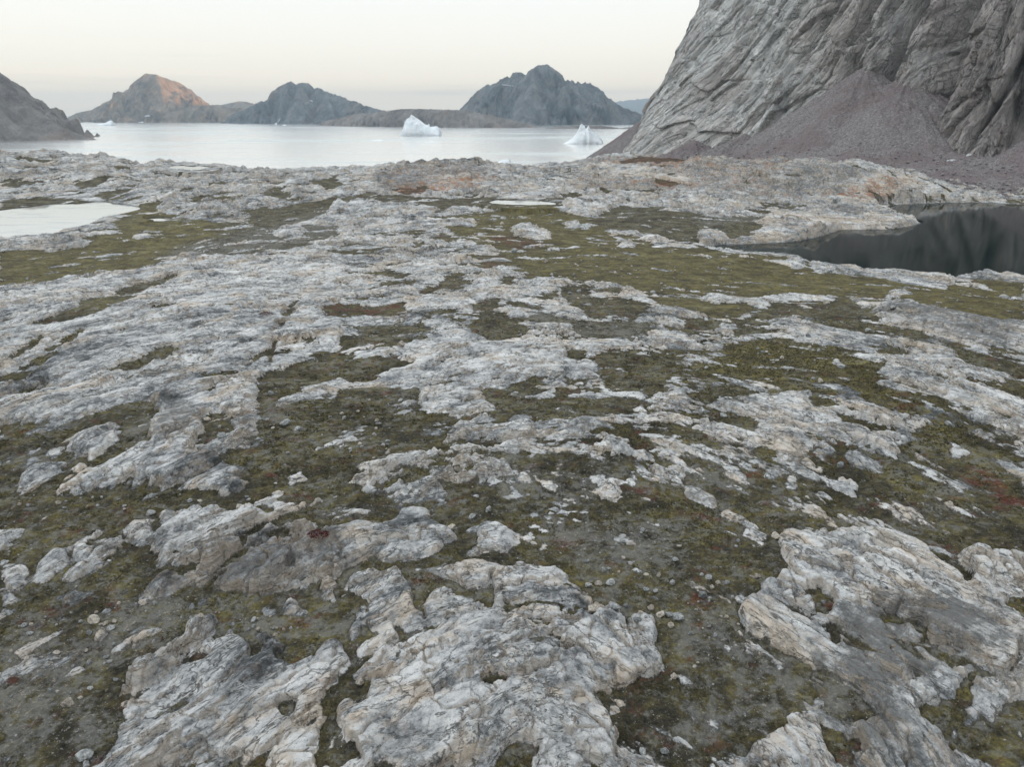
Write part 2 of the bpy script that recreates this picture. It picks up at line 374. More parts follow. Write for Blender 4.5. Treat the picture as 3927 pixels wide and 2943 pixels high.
S(7,'RP', 600,1655,740,1500,740,1420,770,1330,690,1290,760,1180,870,1060,990,980,1080,950,1130,870,1210,810,1370,790,1420,830,1530,800,1600,850,1620,900,1620,970,1450,1040,1700,940,1760,850,1680,830,1730,810,1850,860,1880,900,1820,940,1800,980,1790,1060,1860,1040,2000,970,2100,900,2212,820,2212,1100,2200,1150,2100,1240,1960,1290,2120,1280,2100,1350,1960,1400,2050,1400,2150,1330,2100,1420,2080,1540,2030,1600,2020,1655)
S(7,'H', 1280,872,1380,900,1360,940,1280,972,1120,1002,1200,902)
S(7,'M', 1810,1272,1900,1240,1960,1280,1940,1340,1900,1392,1840,1362)
S(7,'M', 2010,1655,2040,1590,2120,1480,2212,1400,2212,1655)
S(7,'D', 1190,1500,1230,1400,1290,1330,1300,1270,1360,1190,1420,1150,1410,1200,1320,1300,1280,1380,1230,1480)
S(7,'D', 1320,1560,1440,1490,1560,1440,1700,1370,1600,1500,1540,1540,1420,1600)
S(7,'M', 1240,1170,1270,1160,1260,1200,1240,1200)
# bottom middle
S(8,'M', 0,0,2212,0,2212,1658,0,1658)
S(8,'H', 1300,150,1700,60,2212,100,2212,420,1900,380,1560,300)
S(8,'H', 1850,1600,2000,1450,2212,1300,2212,1655,1900,1655)
S(8,'RW', 0,130,100,110,200,140,310,180,310,230,240,290,100,350,0,400)
S(8,'R', 200,120,330,100,370,0,520,0,560,60,640,110,700,150,720,200,640,270,540,370,420,370,270,370,240,290,330,210,420,170,320,170)
S(8,'G', 300,200,420,170,560,130,540,160,400,205,320,230)
S(8,'R', 780,132,870,110,940,80,1040,130,1110,170,1165,200,1110,240,1060,272,960,262,820,302,770,272,860,222,860,162)
S(8,'R', 1280,322,1330,220,1390,280,1360,312)
S(8,'R', 600,392,700,370,830,370,980,350,1050,380,950,440,920,522,840,532,760,502,640,432)
S(8,'RP', 30,460,130,450,160,440,340,420,370,405,440,480,470,560,490,640,560,740,570,700,560,560,700,530,720,580,800,610,900,640,960,660,990,700,950,640,980,560,950,540,1000,430,1060,390,1190,365,1330,390,1500,430,1580,550,1590,640,1800,670,1830,720,1880,730,1960,720,2040,730,2050,900,2040,1020,1930,1080,1900,1130,1830,1200,1700,1190,1600,1200,1650,1260,1700,1330,1740,1400,1750,1450,1830,1500,1770,1570,1780,1655,1200,1655,1230,1580,1340,1510,1130,1500,1000,1570,1010,1655,150,1655,100,1500,40,1480,0,1400,0,1310,200,1260,180,1160,90,1100,140,1060,250,950,120,920,130,870,320,840,200,830,140,760,180,660,120,570,30,500)
S(8,'D', 140,470,170,470,300,640,420,800,390,810,270,660,180,540)
S(8,'M', 330,762,350,780,400,832,390,862,330,832)
S(8,'M', 440,470,480,510,560,562,570,702,500,642,470,562)
S(8,'D', 560,640,720,660,860,660,760,720,600,700)
S(8,'M', 640,440,750,512,920,532,960,602,900,642,800,592,720,562,700,522,610,492)
S(8,'M', 960,1072,1080,1072,1240,1038,1410,1018,1400,1042,1250,1082,1130,1092,1060,1132,960,1162,880,1122)
S(8,'D', 800,970,900,950,1010,1020,1010,1060,900,1070,800,1060)
S(8,'D', 1340,760,1420,750,1450,820,1530,850,1440,860,1400,800)
S(8,'D', 240,1180,420,1150,700,1120,640,1150,400,1190,260,1195)  # shadow in a hollow of the slab, painted in as dark rock colour
S(8,'D', 60,1560,200,1480,360,1440,520,1500,700,1560,740,1655,500,1600,300,1560,100,1655)
S(8,'RW', 60,1460,120,1320,160,1330,180,1450,140,1490)
S(8,'M', 1010,1572,1130,1500,1340,1510,1300,1562,1230,1602,1200,1655,1010,1655)
S(8,'D', 1280,1470,1400,1400,1600,1440,1560,1470,1420,1440,1320,1500)
S(8,'D', 1620,1217,1760,1205,1820,1280,1740,1302,1700,1302)
S(8,'R', 1730,1312,1800,1285,1840,1300,1790,1342,1740,1352)
S(8,'R', 0,850,60,870,70,960,20,1040,0,1040)
S(8,'R', 60,830,90,720,120,660,150,680,130,780,90,850)
# bottom right
S(9,'M', 0,0,2212,0,2212,1658,0,1658)
S(9,'H', 0,760,400,720,560,850,700,1000,800,1150,560,1300,300,1500,0,1500)
S(9,'M', 0,1000,300,950,420,1150,300,1350,100,1300)
S(9,'RW', 180,42,280,0,380,40,440,90,540,170,500,192,380,182,420,122,300,92)
S(9,'RP', 650,110,760,120,1000,150,1180,170,1260,170,1420,220,1560,290,1720,380,1900,500,1980,590,2100,640,2204,720,2204,870,2120,940,2100,970,2010,1040,1870,1040,1760,1110,1740,1180,1640,1240,1530,1260,1480,1330,1360,1320,1330,1280,1250,1180,1100,1060,960,960,860,930,760,900,640,870,560,800,440,770,410,700,420,620,520,540,540,480,640,440,680,390,640,330,650,260,600,190,640,150)
S(9,'RW', 830,270,1100,230,1160,330,1060,440,960,520,860,460,820,380)
S(9,'O', 650,110,760,120,960,160,940,190,800,190,680,160)
S(9,'RD', 1060,640,1400,560,1500,540,1700,560,1960,600,2100,650,2150,800,2000,900,1900,980,1740,1010,1440,1100,1420,1200,1340,1290,1200,1150,1000,990,1020,850,950,760,860,730,960,690)
S(9,'RW', 1540,1250,1740,1130,1760,1180,1640,1250)
S(9,'RW', 1800,1040,2110,880,2130,940,1900,1050)
S(9,'M', 820,562,900,520,1000,570,1000,640,960,682,860,652)
S(9,'H', 940,720,1010,800,1000,870,950,850)
S(9,'R', 1790,332,1830,280,1960,310,2060,330,2204,310,2204,560,2120,560,2060,592,1900,492,1880,442)
S(9,'M', 1420,220,1560,230,1680,300,1790,350,1830,420,1780,422,1640,332,1500,272)
S(9,'RW', 410,1655,470,1520,560,1480,640,1380,660,1290,760,1280,880,1350,910,1450,930,1560,1000,1655)
S(9,'M', 660,1142,820,1150,840,1260,760,1252,690,1232)
S(9,'RD', 840,900,1000,1000,1250,1180,1350,1320,1480,1340,1620,1440,1650,1520,1750,1600,1770,1655,1250,1655,1150,1500,930,1400,880,1280,830,1130)
S(9,'H', 880,950,1000,1000,1150,1150,1250,1350,1100,1400,930,1350,860,1200,830,1100)
S(9,'M', 930,1400,1060,1420,1160,1560,1160,1655,1020,1655,950,1540)
S(9,'RW', 1400,1402,1440,1340,1540,1360,1640,1440,1680,1500,1640,1520,1720,1580,1770,1630,1770,1655,1600,1655,1500,1500)
S(9,'R', 1740,1362,1860,1300,1880,1320,1780,1392)
S(9,'R', 1690,1432,1750,1370,1740,1400,1720,1442)
S(9,'R', 1810,1492,1920,1410,1960,1370,1930,1430,1830,1512)
S(9,'R', 1840,1252,1920,1180,2090,1200,2204,1230,2060,1272,1960,1332,1880,1302,1760,1322,1860,1262)
S(9,'RD', 2000,1060,2204,980,2204,1240,2060,1220,1880,1160,1900,1060)
S(9,'M', 2130,950,2204,930,2204,972,2140,992)
S(9,'M', 1730,1112,1840,1130,1830,1152,1740,1152)
S(9,'M', 1560,1272,1720,1220,1760,1280,1620,1332)
S(9,'R', 2140,1400,2204,1350,2204,1480)

PONDS = [  # kind, level, outline
 ('lake', 24.0, 3, [(590,1216),(720,1208),(900,1202),(1100,1190),(1220,1165),(1310,1132),(1400,1132),(1560,1132),(1690,1107),(1712,1095),(1640,1073),(1520,1040),(1470,1023),(1600,1010),(1800,1001),(2000,998),(2212,1008),(2360,1030),(2400,1200),(2330,1400),(2212,1382),(2080,1372),(1950,1380),(1850,1385),(1700,1370),(1500,1345),(1380,1335),(1200,1325),(1130,1295),(1050,1272),(860,1250),(700,1244)]),
 ('pond', 26.0, 1, [(-260,1060),(0,1035),(160,1015),(330,995),(500,990),(680,975),(740,990),(870,1004),(935,1024),(800,1056),(670,1080),(640,1100),(560,1130),(430,1165),(380,1185),(240,1200),(0,1215),(-300,1250)]),
 ('pond', 26.4, 1, [(930,1092),(960,1082),(1020,1078),(1090,1080),(1130,1090),(1100,1102),(1030,1108),(960,1104)]),
 ('pond', 27.2, 2, [(1130,985),(1200,965),(1330,969),(1440,961),(1480,974),(1590,985),(1590,1001),(1400,1001),(1250,999)]),
 ('puddle', 28.4, 1, [(1085,755),(1130,742),(1210,740),(1240,750),(1300,742),(1375,752),(1340,768),(1250,774),(1160,766)]),
 ('puddle', 27.6, 1, [(970,845),(1010,838),(1070,840),(1075,848),(1000,850)]),
 ('puddle', 28.6, 1, [(325,776),(350,765),(400,768),(395,780),(340,783)]),
 ('puddle', 27.6, 2, [(145,803),(180,796),(240,797),(300,793),(305,799),(230,806),(170,810)]),
 ('puddle', 29.0, 1, [(740,1420),(790,1422),(880,1430),(890,1440),(820,1436),(750,1428)]),
]

MAPS = {c: np.full((NQ, NAZ), v, F32) for c, v in zip(CH, (.60, .4, .42, .38, .12, .25))}
for c, k, pts in SURVEY:
    m = mask_of(c, pts)
    if m is None: continue
    sl, ins = m
    for ch, v in KIND[k].items():
        MAPS[ch][sl][ins] = v
for ch in CH:
    if ch == 'rock':
        BULK = blur(blur(MAPS[ch], 9), 6)
        MAPS[ch] = blur(blur(MAPS[ch], 2), 2)
    else:
        MAPS[ch] = blur(blur(MAPS[ch], 9), 7)
PMAP, PWIDE = [], []
for _, lvl, c, pts in PONDS:
    a = np.zeros((NQ, NAZ), F32)
    m = mask_of(c, pts)
    a[m[0]][m[1]] = 1
    PMAP.append(blur(blur(a, 4), 3)); PWIDE.append(blur(blur(a, 26), 20) if lvl in (24.0, 26.0) else blur(blur(a, 10), 6))

def look(arr, az, q):
    x = np.clip((az + AZM) / (2 * AZM) * (NAZ - 1), 0, NAZ - 1.001)
    y = np.clip((np.log(np.clip(q, Q0, Q1)) - LQ0) / (LQ1 - LQ0) * (NQ - 1), 0, NQ - 1.001)
    xi, yi = x.astype(np.intp), y.astype(np.intp)
    fx, fy = (x - xi).astype(F32), (y - yi).astype(F32)
    a = arr[yi, xi] * (1 - fx) + arr[yi, xi + 1] * fx
    b = arr[yi + 1, xi] * (1 - fx) + arr[yi + 1, xi + 1] * fx
    return a * (1 - fy) + b * fy

# ------------------------------------------------------------------ the land
PR = [0, 60, 100, 150, 190, 250, 330, 450, 600, 660, 720, 800, 1500]
PZ = [35.5, 34.5, 31.8, 28.6, 26.6, 26.4, 26.6, 26.4, 25.2, 18, 5, -8, -25]
PRR = [0, 60, 100, 150, 190, 250, 330, 450, 600, 800, 1000, 1200, 1350, 1500]
PZR = [35.5, 34.5, 31.8, 28.6, 26.3, 25.6, 26.0, 28, 28.5, 24, 13, 2, -6, -10]
CREST_A = [-32, -30, -27.8, -25.6, -24.5, -23.3, -22.1, -19.6, -17.1, -15.2, -13.2, -11.9, -10.5, -9.2, -7.8, -6.4, -5, -3.6, -2.2, -.5, .4, 2, 3.4, 4.8, 6.1, 7.5, 8.9, 10.3, 11.6, 16]
CREST_D = [-3, -2, -1.5, 2, 4.5, 4, 6.7, 5.6, 5.3, 4.5, 1, 1, 2.7, 3.8, 4.4, 2.7, 3, 2.5, 4.5, 7, 7, 5.2, 5.2, 2.7, 8, 7, 5, 4, 3.5, 2]
LEFT_HUMP = [(0, 625, 131, 4.2), (150, 600, 140, 4.0), (300, 575, 152, 3.6), (600, 530, 176, 2.4), (950, 515, 180, .5)]

def seg_dist(x, y, a, b):
    dx, dy = b[0] - a[0], b[1] - a[1]
    t = np.clip(((x - a[0]) * dx + (y - a[1]) * dy) / (dx * dx + dy * dy), 0, 1)
    return np.hypot(x - a[0] - t * dx, y - a[1] - t * dy), t

def bump_at(x, y, pxx, pyy, z, sig, amp):
    c = on_level(pxx, pyy, z)
    return amp * np.exp(-((x - c[0]) ** 2 + (y - c[1]) ** 2) / (2 * sig * sig))

def base_height(x, y, az, r):
    k = sst(math.radians(3.0), math.radians(6.5), az)
    h = np.interp(r, PR, PZ) * (1 - k) + np.interp(r, PRR, PZR) * k
    best = np.zeros_like(h)
    pts = []
    for (pxx, pyy, rr, a) in LEFT_HUMP:
        l, f, u = direction(pxx, pyy)
        n = math.hypot(l, f)
        pts.append((l / n * rr, f / n * rr, a))
    for a, b in zip(pts, pts[1:]):
        d, t = seg_dist(x, y, a, b)
        best = np.maximum(best, (a[2] + (b[2] - a[2]) * t) * np.exp(-(d / 34) ** 2))
    h = h + best
    dg = np.degrees(az)
    ang = lambda a0, s: np.exp(-((dg - a0) / s) ** 2)
    rad = lambda r0, s: np.exp(-((r - r0) / s) ** 2)
    h = h + 9.0 * sst(-12, -31, dg) * rad(560, 75) + 1.5 * ang(-17, 4) * rad(470, 60)
    h = h + 5.2 * ang(-3.5, 5.0) * rad(520, 55) + 3.0 * ang(8, 4) * rad(560, 60)
    h = h - 3.0 * ang(-13.5, 4.5) * rad(570, 110)
    h = h + 5.0 * ang(20.5, 5.5) * rad(410, 36) * (dg < 33) + 2.5 * ang(13, 3) * rad(430, 50)
    h = h + bump_at(x, y, 2080, 705, 29, 17, 2.4)
    h = h + bump_at(x, y, 1990, 1330, 35, 6.5, 1.3) + bump_at(x, y, 1060, 1440, 35, 6, .7)
    h = h + bump_at(x, y, 1850, 900, 33, 14, 1.0) + bump_at(x, y, 2050, 830, 32, 14, 1.2)
    h = h - .65 * np.interp(dg, CREST_A, CREST_D) * sst(390, 480, r)
    for bx, by, bs, ba in ((1560, 388, 26, 4.5), (1740, 405, 24, 5.0), (1905, 408, 17, 4.5), (1260, 375, 30, 4.0), (1010, 388, 40, 4.5), (1400, 400, 18, 3.0), (1640, 365, 30, 4.0), (250, 395, 30, 3.0), (560, 400, 28, 3.5)):
        h = h + bump_at(x, y, bx, by, 28, bs, ba)
    far = sst(120, 350, r)
    h = h + .5 * fbm(x / 24, y / 24, 2, 5) * sst(20, 60, r) + 2.4 * far * fbm(x / 60, y / 60, 4, 9)
    h = h + 1.6 * sst(380, 480, r) * ridged(x / 38, y / 60, 2, 31) * .6
    return h.astype(F32)

def land(az, r):
    """height and surface make-up at bearing az, range r"""
    az = az.astype(F32); r = r.astype(F32)
    x, y = r * np.sin(az), r * np.cos(az)
    sp = np.maximum(r * .0017, .02).astype(F32)
    base = base_height(x, y, az, r)
    # waters flatten the ground round them
    cov = []; calm = np.zeros_like(base)
    for (kind, lvl, _, _), pm, pw in zip(PONDS, PMAP, PWIDE):
        ql = (EYE - lvl) / np.maximum(r, 1)
        c = look(pm, az, ql)
        cov.append((lvl, c, look(pw, az, ql)))
        cw = look(pw, az, ql)
        k = np.maximum(sst(.0, .25, c), sst(0, .35, cw) * (.9 if kind != 'lake' else .25))
        calm = np.maximum(calm, sst(0, .3, cw) * (.80 if kind != 'lake' else .30))
        base = base * (1 - k) + (lvl + .30) * k
    # strike of the gneiss: a long dome under the drone
    wx = x + 3.0 * perlin(x / 27, y / 27, 71) + 1.0 * perlin(x / 8, y / 8, 72)
    wy = y + 4.0 * perlin(x / 31, y / 31, 73) + 1.2 * perlin(x / 9, y / 9, 74)
    ur = np.hypot(wx, wy / 1.7)
    u = 2 * np.sqrt(26 * ur)                     # strike lines are this dome's contours, coarser with distance
    v = np.arctan2(wx, wy / 1.7) * np.sqrt(26 * ur)
    q = (EYE - base) / np.maximum(r, 1)
    jx = .55 * fbm(x / 3.2, y / 3.2, 3, 81, lam=3.2, sp=sp) + .5 * fbm(x / 14, y / 14, 2, 82)
    jy = .8 * fbm(x / 3.2, y / 3.2, 3, 83, lam=3.2, sp=sp) + .8 * fbm(x / 14, y / 14, 2, 84)
    az2 = az + jx * .6 / np.maximum(r, 8)
    q2 = q * (1 + jy * .6 / np.maximum(r, 8))
    M = {c: look(MAPS[c], az2, q2) for c in CH}
    bulk = look(BULK, az2, q2)
    A = np.clip(.40 + r * .0050, .45, 1.7).astype(F32)
    fw = sst(95, 230, r).astype(F32)                            # the far shelf is broken on a larger scale
    two = lambda f, s0, s1, g1=1.0: f(1.0, s0) * (1 - fw) + f(g1, s1) * fw
    led = two(lambda g, s: fbm(u / (3.0 * g), v / (8.0 * g), 4, s, .55), 101, 105)
    iso = two(lambda g, s: fbm(x / (2.2 * g), y / (2.2 * g), 4, s, .5, 2.2 * g, sp), 121, 125, 3.4)
    zoom = np.sqrt(np.clip(ur / 26, .2, 12))                               # metres per strike unit
    small = fbm(u / .9, v / 2.4, 3, 111, .55, .9, sp / zoom)
    wob = .25 * perlin(x / 1.1, y / 1.1, 115)
    def pile(g, s):
        o1, t1, e1 = blocks(u / (2.3 * g) + wob, v / (5.2 * g) + wob, s)
        o2, t2, e2 = blocks(u / (.85 * g) + wob, v / (1.9 * g) - wob, s + 1)
        o3, t3, e3 = blocks(u / (.31 * g), v / (.62 * g) + wob, s + 2)
        return np.stack([o1, t1, e1, o2, t2, e2, o3, t3, e3])
    bn = pile(1.0, 301); bf = pile(1.0, 311)
    ws = [np.clip(c * zoom / (4 * sp) - .4, 0, 1) for c in (2.3, .85, .31)]
    wf = [np.clip(zoom * c / (4 * sp) - .4, 0, 1) for c in (2.3, .85, .31)]
    def stack(b, w, k1, k2, k3):
        return k1 * (b[0] * .8 + b[1] * 1.3) * w[0] + k2 * (b[3] * .8 + b[4] * 1.3) * w[1] + k3 * (b[6] * .8 + b[7] * 1.3) * w[2]
    am = .45 + .9 * np.clip(fbm(u / 14, v / 30, 2, 151) + .25, 0, 1)
    def saw(L, sd, jit):
        p = u / L + jit * perlin(v / (6 * L), u / (9 * L), sd) + .35 * perlin(v / (1.3 * L), u / (2 * L), sd + 1)
        f = p - np.floor(p)
        idx = np.floor(p)
        rnd = np.abs(perlin(idx * 7.31 + 3.3, v / (5 * L) + idx * 1.7, sd + 2)) * 1.8
        return np.where(f < .12, f / .12, (1 - f) / .88) * np.clip(rnd, 0, 1.2), f, perlin(idx * 3.17 + .5, v / (7 * L) + idx * 2.3, sd + 3)
    sA, fA, cA = saw(5.0, 161, 1.2); sB, fB, cB = saw(1.55, 171, 1.0); sC, fC, cC = saw(3.4, 165, 1.2)
    bil = np.abs(perlin(x / 17 + .6 * perlin(x / 9, y / 12, 231), y / 24 + .6 * perlin(x / 10, y / 14, 232), 233)) + .5 * np.abs(perlin(x / 7, y / 10, 234))
    patchy = np.clip(fbm(x / 11, y / 11, 3, 241) * 1.3 + .5, 0, 1)
    fill = .65 * sst(.70, .97, fA) * (1 - fw) + .38 * sst(.72, .97, fB) * (1 - fw) + .6 * sst(.72, .97, fC) * fw
    seams = np.exp(-(bn[2] / .10) ** 2) * ws[0] * .7 + np.exp(-(bn[5] / .10) ** 2) * ws[1] * .35
    fine = fbm(u / .38, v / .8, 3, 251, .6) * .5 + fbm(u / 1.3, v / 4.2, 3, 255, .6)
    t = (M['rock'] - .29) * 1.62 + .58 * fine - fill * (.35 + .65 * patchy) - seams * patchy * (1 - fw) - fw * .75 * np.exp(-(bil / .16) ** 2) + .50 * led + .30 * iso + .20 * small + (stack(bn, ws, .20, .16, .08) * (1 - fw) + stack(bf, wf, .22, .16, .1) * fw)
    w1 = np.clip(5.0 / (4 * sp) - .5, 0, 1); w2 = np.clip(1.5 / (4 * sp) - .5, 0, 1)
    # soil
    soil = base + .14 * fbm(x / 9, y / 9, 3, 131, .5, 9, sp) * np.clip(A, .5, 1) \
        + .06 * (1 - np.abs(fbm(x / .9, y / .9, 3, 141, .55, .9, sp)) * 2) + .05 * fbm(x / .33, y / .33, 2, 145, .6, .33, sp)
    soil = soil + .12 * np.abs(fbm(x / 2.4, y / 2.4, 2, 147, .5, 2.4, sp))
    # rock: ledges that break off toward the drone, tilted blocks, joints, lumps
    rd = .72 * am * sA * w1 + .26 * am * sB * w2 + 1.1 * fw * sC
    rough = np.clip(fbm(x / 7, y / 7, 2, 185) * 1.2 + .55, .12, 1.1)
    rd = rd + rough * (stack(bn, ws, .26, .12, .05) * (1 - fw) + stack(bf, wf, .95, .42, .16) * fw)
    rd = rd + .30 * A * led + .08 * iso * (1 + 3 * fw) + .05 * small
    rd = rd + .03 * rough * (ridged(x / .85, y / .85, 3, 191) * np.clip(.85 / (3 * sp) - .4, 0, 1))
    rd = rd - (.16 * np.exp(-(bn[2] / .06) ** 2) * ws[0] + .08 * np.exp(-(bn[5] / .08) ** 2) * ws[1] * rough) * (1 - fw) \
        - fw * (.5 * np.exp(-(bf[2] / .07) ** 2) * wf[0] + .2 * np.exp(-(bf[5] / .08) ** 2) * wf[1])
    farb = sst(200, 380, r)
    rd = rd + farb * 2.6 * (bil - .45)
    rd = rd + farb * 1.3 * ridged(x / 22, y / 30, 3, 211) * .6
    tone = .9 * cA * (1 - fw) + .5 * cB + .9 * cC * fw + .7 * fbm(x / 9, y / 9, 3, 261) + (.40 * bn[0] + .40 * bn[3] * ws[1] + .25 * bn[6] * ws[2]) * (1 - fw) + (.4 * bf[0] + .4 * bf[3] * wf[1] + .3 * bf[6] * wf[2]) * fw
    lift = A * .46 * (.22 * sst(0, .14, t) + .78 * sst(0, .95, t)) * (.25 + .75 * sst(.25, .8, bulk))
    soil = soil - .13 * np.exp(-((t + .10) / .16) ** 2) * np.clip(A * 1.4, .6, 1.6)
    k = sst(.0, .06, t)
    rd = rd * (1 - calm); lift = lift * (1 - .7 * calm)
    h = soil * (1 - k) + k * (base + np.maximum(lift + rd * np.clip(t * 1.5, .04, 1) * (.4 + .6 * sst(.2, .7, bulk)), -.06))
    for lvl, c, cw in cov:
        h = np.where((cw > .03) & (c < .3), np.maximum(h, lvl + .15), h)
        k = sst(.02, .30, c)
        n = .12 * fbm(x / 5, y / 5, 4, 221)
        tgt = lvl + (.5 - c + n * (1 - np.abs(2 * c - 1))) * 1.5
        h = h * (1 - k) + np.where(c > .3, tgt, np.maximum(h, lvl + .12)) * k
    wet = np.zeros_like(h)
    for lvl, c, cw in cov:
        wet = np.maximum(wet, sst(.10, .4, c) * sst(lvl + .30, lvl + .02, h))
    return x, y, h.astype(F32), np.clip(t, -1, 1).astype(F32), M, u.astype(F32), v.astype(F32), wet.astype(F32), np.clip(tone * .36 + .5, 0, 1).astype(F32)

for _i, (_k, _l, _c, _p) in enumerate(PONDS):
    if _k == 'puddle' or (_k == 'pond' and _i > 1):
        _m = px(_c, sum(q[0] for q in _p) / len(_p), sum(q[1] for q in _p) / len(_p))
        _z = _l
        for _ in range(6):
            _x, _y, _ = on_level(*_m, _z)
            _z = .5 * _z + .5 * float(base_height(np.array([_x]), np.array([_y]), np.array([math.atan2(_x, _y)]), np.array([math.hypot(_x, _y)]))[0])
        PONDS[_i] = (_k, _z + .25, _c, _p)

def spaced():
    dense = np.radians(np.linspace(-43, 43, 1301))
    side = np.radians(np.concatenate([np.linspace(43, 60, 60)[1:], np.linspace(60, 180, 70)[1:]]))
    a = np.concatenate([-side[::-1][1:], dense, side])         # full circle, last column closes the ring
    r = np.concatenate([np.array([.5, 5, 10, 14, 17, 19]), np.geomspace(20.5, 700, 1650), np.geomspace(703, 1500, 140), np.array([2500, 6000, 15000, 25500])])
    return a.astype(F32), r.astype(F32)

AZ, RR = spaced()
NR, NA = len(RR), len(AZ)
def chunk(rows):
    a = np.broadcast_to(AZ[None, :], (len(rows), NA)).copy()
    r = np.broadcast_to(RR[rows][:, None], (len(rows), NA)).copy()
    return land(a, r)
row_sets = np.array_split(np.arange(NR), 24)
with ThreadPoolExecutor(4) as ex:
    res = list(ex.map(chunk, row_sets))
GX, GY, GH, GT = (np.concatenate([q[i] for q in res]) for i in range(4))
GM = {c: np.concatenate([q[4][c] for q in res]) for c in CH}
GU, GV, GWET, GTONE = (np.concatenate([q[i] for q in res]) for i in (5, 6, 7, 8))
del res

def ground_hit(pxx, pyy):
    """where the line of sight through a spot of the survey photograph meets the land"""
    l, f, u = direction(pxx, pyy)
    az = math.atan2(l, f); q = -u / math.hypot(l, f)
    j = int(np.clip(np.searchsorted(AZ, az), 1, NA - 1))
    w = (az - AZ[j - 1]) / (AZ[j] - AZ[j - 1])
    col = GH[:, j - 1] * (1 - w) + GH[:, j] * w
    i = int(np.argmax(col > EYE - q * RR))
    if i == 0: i = NR - 5
    r = float(RR[i])
    return r * math.sin(az), r * math.cos(az), float(col[i])

def ground_z(x, y):
    az, r = math.atan2(x, y), math.hypot(x, y)
    j = int(np.clip(np.searchsorted(AZ, az), 1, NA - 1)); i = int(np.clip(np.searchsorted(RR, r), 1, NR - 1))
    return float(GH[i, j])

# ------------------------------------------------------------------ object helpers
def tag(o, label=None, cat=None, kind=None, group=None):
    for k, v in (('label', label), ('category', cat), ('kind', kind), ('group', group)):
        if v: o[k] = v
    return o

def raw_mesh(name, co, quads, mat, smooth=True, attrs=None, link=True):
    me = bpy.data.meshes.new(name)
    n, f = len(co), len(quads)
    w = quads.shape[1]
    me.vertices.add(n); me.vertices.foreach_set('co', np.ascontiguousarray(co, F32).ravel())
    me.loops.add(f * w); me.loops.foreach_set('vertex_index', np.ascontiguousarray(quads, np.int32).ravel())
    me.polygons.add(f); me.polygons.foreach_set('loop_start', np.arange(0, f * w, w, dtype=np.int32))
    me.polygons.foreach_set('use_smooth', np.full(f, smooth))
    for k, v in (attrs or {}).items():
        v = np.ascontiguousarray(v, F32)
        if v.shape[1] == 4:
            a = me.attributes.new(k, 'FLOAT_COLOR', 'POINT'); a.data.foreach_set('color', v.ravel())
        else:
            a = me.attributes.new(k, 'FLOAT_VECTOR', 'POINT'); a.data.foreach_set('vector', v.ravel())
    me.update(calc_edges=True)
    me.materials.append(mat)
    o = bpy.data.objects.new(name, me)
    if link: COL.objects.link(o)
    return o

def grid_mesh(name, X, Y, Z, mat, wrap=False, attrs=None, flip=False, smooth=True):
    R, C = X.shape
    i = np.arange(R - 1)[:, None]; j = np.arange(C if wrap else C - 1)[None, :]
    jn = (j + 1) % C
    qd = np.stack([i * C + j + 0 * i, i * C + jn + 0 * i, (i + 1) * C + jn, (i + 1) * C + j], -1).reshape(-1, 4)
    if flip: qd = qd[:, ::-1]
    return raw_mesh(name, np.stack([X, Y, Z], -1).reshape(-1, 3), qd, mat, smooth, attrs)

